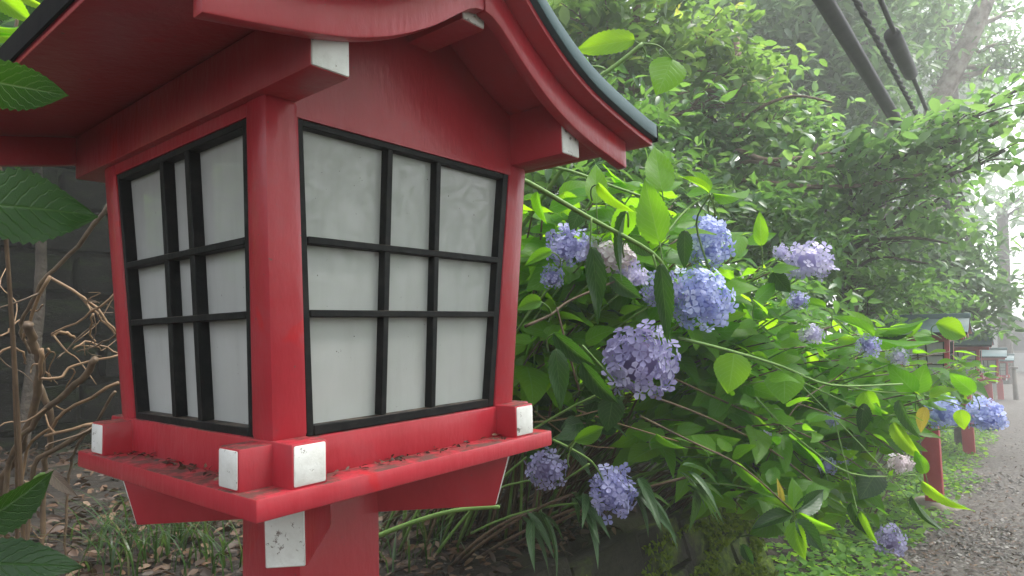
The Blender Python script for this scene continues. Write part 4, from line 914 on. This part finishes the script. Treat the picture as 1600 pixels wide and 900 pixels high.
# leaf litter, ground cover, gravel
LITTER = leaf_mat('litter_leaf', [(0, (.025, .015, .010)), (.5, (.06, .034, .022)), (.85, (.12, .062, .032)), (1, (.22, .15, .10))], [(0, (.1, .06, .03)), (1, (.2, .12, .06))], .1, .6, False, True)
def scatter(name, label, cat, P, size, kind, m, tilt=.35, lift=.01, kindtag='stuff'):
    n = len(P); ax = rng.normal(0, 1, (n, 3)) * np.array([1, 1, .25]); nn = rng.normal(0, tilt, (n, 3)) + np.array([0, 0, 1])
    Rm = frames(ax, nn) * (size * rng.uniform(.5, 1.3, n))[:, None, None]; V, F = TL[kind]
    T = P + np.stack([np.zeros(n), np.zeros(n), rng.uniform(.2, 1, n) * lift], 1)
    return tag(link(name, merge(name, m, V, F, Rm, T)), label, cat, None, kindtag)
lit = np.concatenate([on_ground(4200, -.8, 3.2, .75, 4.1), on_ground(2600, -.4, 1.8, .6, 2.4)])
scatter('leaf_litter', 'brown fallen leaves covering the raised bed', 'fallen leaves', lit, .055, 'narrow', LITTER, .5, .03)
x = rng.gamma(2.2, 1.6, 3000) + 1.6; y = .1 - rng.gamma(1.6, .5, 3000); P = np.stack([x, y, road_z(x) + .02], 1)
scatter('road_litter', 'small brown leaves and twigs strewn over the gravel road', 'fallen leaves', P, .04, 'narrow', LITTER, .3, .012)
COVER = leaf_mat('ground_cover_leaf', [(0, (.05, .14, .02)), (.8, (.10, .24, .03)), (1, (.18, .32, .05))], [(0, (.2, .45, .03)), (1, (.4, .66, .05))], .42, .55, False, True, .25)
x = rng.uniform(2.6, 13, 9000); x = 2.6 + (x - 2.6) ** 1.35 / 10.4 ** .35; y = rng.normal(.15, .26, 9000); ok = (y > np.maximum(-.2, .0 - .06 * (x - 3.4)) + .06 * np.sin(x * 3.1) + .05 * np.sin(x * 7.7)) & (y < 1.1); x, y = x[ok], y[ok]
P = np.stack([x, y, ground_z(x, y)], 1); scatter('ground_cover', 'low bright green creeping plants at the road edge', 'ground cover', P, .05, 'round', COVER, .45, .07)
def pebbles(n):
    V = np.array([(.5, 0, 0), (0, .4, 0), (-.5, .05, 0), (0, -.42, 0), (.05, 0, .26), (.28, .25, .12)]); F = [(0, 5, 4), (5, 1, 4), (0, 1, 5), (1, 2, 4), (2, 3, 4), (3, 0, 4)]
    x = 1.4 + rng.gamma(2.0, 1.8, n); y = .1 - rng.gamma(1.6, .55, n); P = np.stack([x, y, road_z(x) + .014], 1)
    a = rng.uniform(0, 6.28, n); s = rng.gamma(3, .007, n) + .006; z = np.zeros(n)
    Rm = np.stack([np.stack([np.cos(a), -np.sin(a), z], 1), np.stack([np.sin(a), np.cos(a), z], 1), np.stack([z, z, z + 1], 1)], 1) * s[:, None, None]
    m, nn, b = mat('pebble'); at_ = N(nn, 'ShaderNodeAttribute', attribute_name='rnd'); nn.links.new(ramp(nn, at_.outputs['Fac'], [(0, (.025, .021, .018)), (.6, (.06, .053, .047)), (1, (.2, .185, .17))]), b.inputs['Base Color']); b.inputs['Roughness'].default_value = .6
    me = merge('gravel', m, V, F, Rm, P); me.shade_flat(); return tag(link('gravel', me), 'loose grey brown stones on the road surface', 'gravel', None, 'stuff')
pebbles(7000)
# debris that has gathered on the lantern's base plate
n = 170; side = rng.integers(0, 2, n); s_ = rng.uniform(-.15, .15, n); o_ = -.1835 - np.abs(rng.normal(0, .009, n))
P = np.where(side[:, None] == 0, np.stack([s_, o_, np.full(n, -.0405)], 1), np.stack([o_, s_ * 1.0, np.full(n, -.0405)], 1))
scatter('dust_litter', 'dark crumbs of rotted leaves lying on the base plate of the big lantern', 'debris', P, .009, 'narrow', LITTER, .4, .003)

# ------------------------------------------------------------------ cables over the road
CABLE = surf('black_cable', [(.3, (.010, .011, .012)), (.7, (.024, .025, .027))], 12, .6, 80, .3, spec=.25)
def far_along(u, v, d, u2, v2, ratio): return at(u, v, d), at(u2, v2, d * ratio)
CG = 'cables over the road'
def cable(label, uv0, uv1, d, r, vp=(1617, 530), sleeve=None, twist=False):
    a = at(*uv0, d); k = math.dist(uv0, vp) / math.dist(uv1, vp); b = at(*uv1, d * k)
    a0 = a - (b - a) * 1.2; b0 = a + (b - a) * 7
    o = empty('overhead_cable', a0, label, 'cable', CG)
    pts = [a0 + (b0 - a0) * t for t in np.concatenate([np.linspace(0, .3, 160), np.linspace(.31, 1, 30)])]
    if twist:
        for s in (0, math.pi):
            q = []
            for i, p in enumerate(pts):
                l = np.linalg.norm(p - a0) * 24 + s; q.append(p + r * .9 * (CR[0] * math.cos(l) + CR[1] * math.sin(l)) - a0)
            link('strand', MB().tube(q, r, 6).mesh('strand', CABLE, 0, True), o)
    else: link('line', MB().tube([p - a0 for p in pts], r, 10).mesh('line', CABLE, 0, True), o)
    if sleeve:
        s0, s1 = at(*sleeve[0], d * math.dist(uv0, vp) / math.dist(sleeve[0], vp)), at(*sleeve[1], d * math.dist(uv0, vp) / math.dist(sleeve[1], vp))
        sp = [s0 + (s1 - s0) * t - a0 for t in (0, .02, .2, .8, .97, 1)]
        link('sleeve', MB().tube(sp, [sleeve[2] * q for q in (.8, 1, 1.05, 1, .95, .7)], 12).mesh('sleeve', CABLE, 0, True), o)
cable('thickest black cable, leftmost of the three running down to the right', (1287, 0), (1400, 188), 3.6, .048)
cable('twisted two strand cable in the middle of the three', (1338, 0), (1432, 178), 3.6, .012, twist=True)
cable('thin cable carrying a short fat black sleeve, rightmost of the three', (1376, 0), (1445, 165), 3.6, .014, sleeve=((1393, 52), (1424, 118), .047))

# ------------------------------------------------------------------ far end of the road
PLAST = surf('pale_plaster', [(.3, (.40, .40, .39)), (.7, (.5, .5, .49))], 3, .8, 20, .2)
ROOFG = surf('pale_roof', [(.3, (.55, .55, .55)), (.7, (.65, .65, .65))], 3, .6, 20, .2)
WOOD = surf('grey_wood', [(.3, (.10, .09, .08)), (.7, (.17, .15, .13))], 5, .8, 40, .4)
GLASS, _n, _b = mat('window_glass'); _b.inputs['Base Color'].default_value = (.03, .035, .04, 1); _b.inputs['Roughness'].default_value = .08
c = at(1590, 570, 27); gz = float(road_z(c[0]))
bl = empty('far_building', (c[0], c[1], gz), 'low pale building with a white roof edge at the end of the road, in mist', 'building')
link('wall', MB().box(-1.5, 3, -7, 1.1, -.2, 2.1).mesh('wall', PLAST, .02), bl)
link('roof', MB().hexa([(-2.2, -7.6, 2.1), (3.6, -7.6, 2.1), (3.6, 1.7, 2.1), (-2.2, 1.7, 2.1), (-1.6, -7.2, 2.65), (3, -7.2, 2.65), (3, 1.3, 2.65), (-1.6, 1.3, 2.65)]).mesh('roof', ROOFG, .02), bl)
for y in (-5.5, -3.6, -1.7, .0):
    wv = link('window', MB().box(-1.54, -1.48, y - .45, y + .45, .8, 1.7).mesh('window', WOOD, 0), bl); link('pane', MB().box(-1.56, -1.53, y - .38, y + .38, .87, 1.63).mesh('pane', GLASS, 0), wv)
def pole(name, label, u, v0, d, wpx, cat, v1):
    t = at(u, v0, d); z = float(road_z(t[0])) - .2; r = wpx / 2 / FPX * d; o = empty(name, (t[0], t[1], z), label, cat)
    link('shaft', MB().tube([(0, 0, 0), (0, 0, (t[2] - z) * .5), (0, 0, t[2] - z)], [r, r * .95, r * .8], 8).mesh('shaft', WOOD, 0, True), o); return o
p1 = pole('utility_pole', 'thin tall pole rising beside the last lantern in the mist', 1578, 503, 19.5, 3, 'pole', 600)
link('cap', MB().tube([(0, 0, 0), (0, 0, .05)], [.05, .03], 8).mesh('cap', WOOD, 0), p1, (0, 0, float(at(1578, 503, 19.5)[2] - p1.location[2])))
p2 = pole('wooden_post', 'stout grey wooden post beside the last lantern at the road edge', 1584, 576, 16.5, 7, 'post', 605)
link('cap', MB().box(-.09, .09, -.09, .09, 0, .05).mesh('cap', WOOD, .01), p2, (0, 0, float(at(1584, 576, 16.5)[2] - p2.location[2])))
# ------------------------------------------------------------------ haze
bpy.context.view_layer.update()
HAZE_TOP = max((o.matrix_world @ Vector(c))[2] for o in sc.objects if o.type == 'MESH' for c in o.bound_box) + .4
print('HAZETOP', HAZE_TOP)
hb = MB().box(-92, 112, -92, 92, -3.7, HAZE_TOP).mesh('haze', None, 0)
hm = bpy.data.materials.new('mist'); hm.use_nodes = True; n = hm.node_tree; n.nodes.clear()
ou = N(n, 'ShaderNodeOutputMaterial'); pv = N(n, 'ShaderNodeVolumePrincipled'); pv.inputs['Color'].default_value = (.97, .98, .98, 1); pv.inputs['Density'].default_value = .0116
pv.inputs['Anisotropy'].default_value = .4; n.links.new(pv.outputs[0], ou.inputs['Volume']); hb.materials.append(hm)
tag(link('haze', hb), kind='stuff')
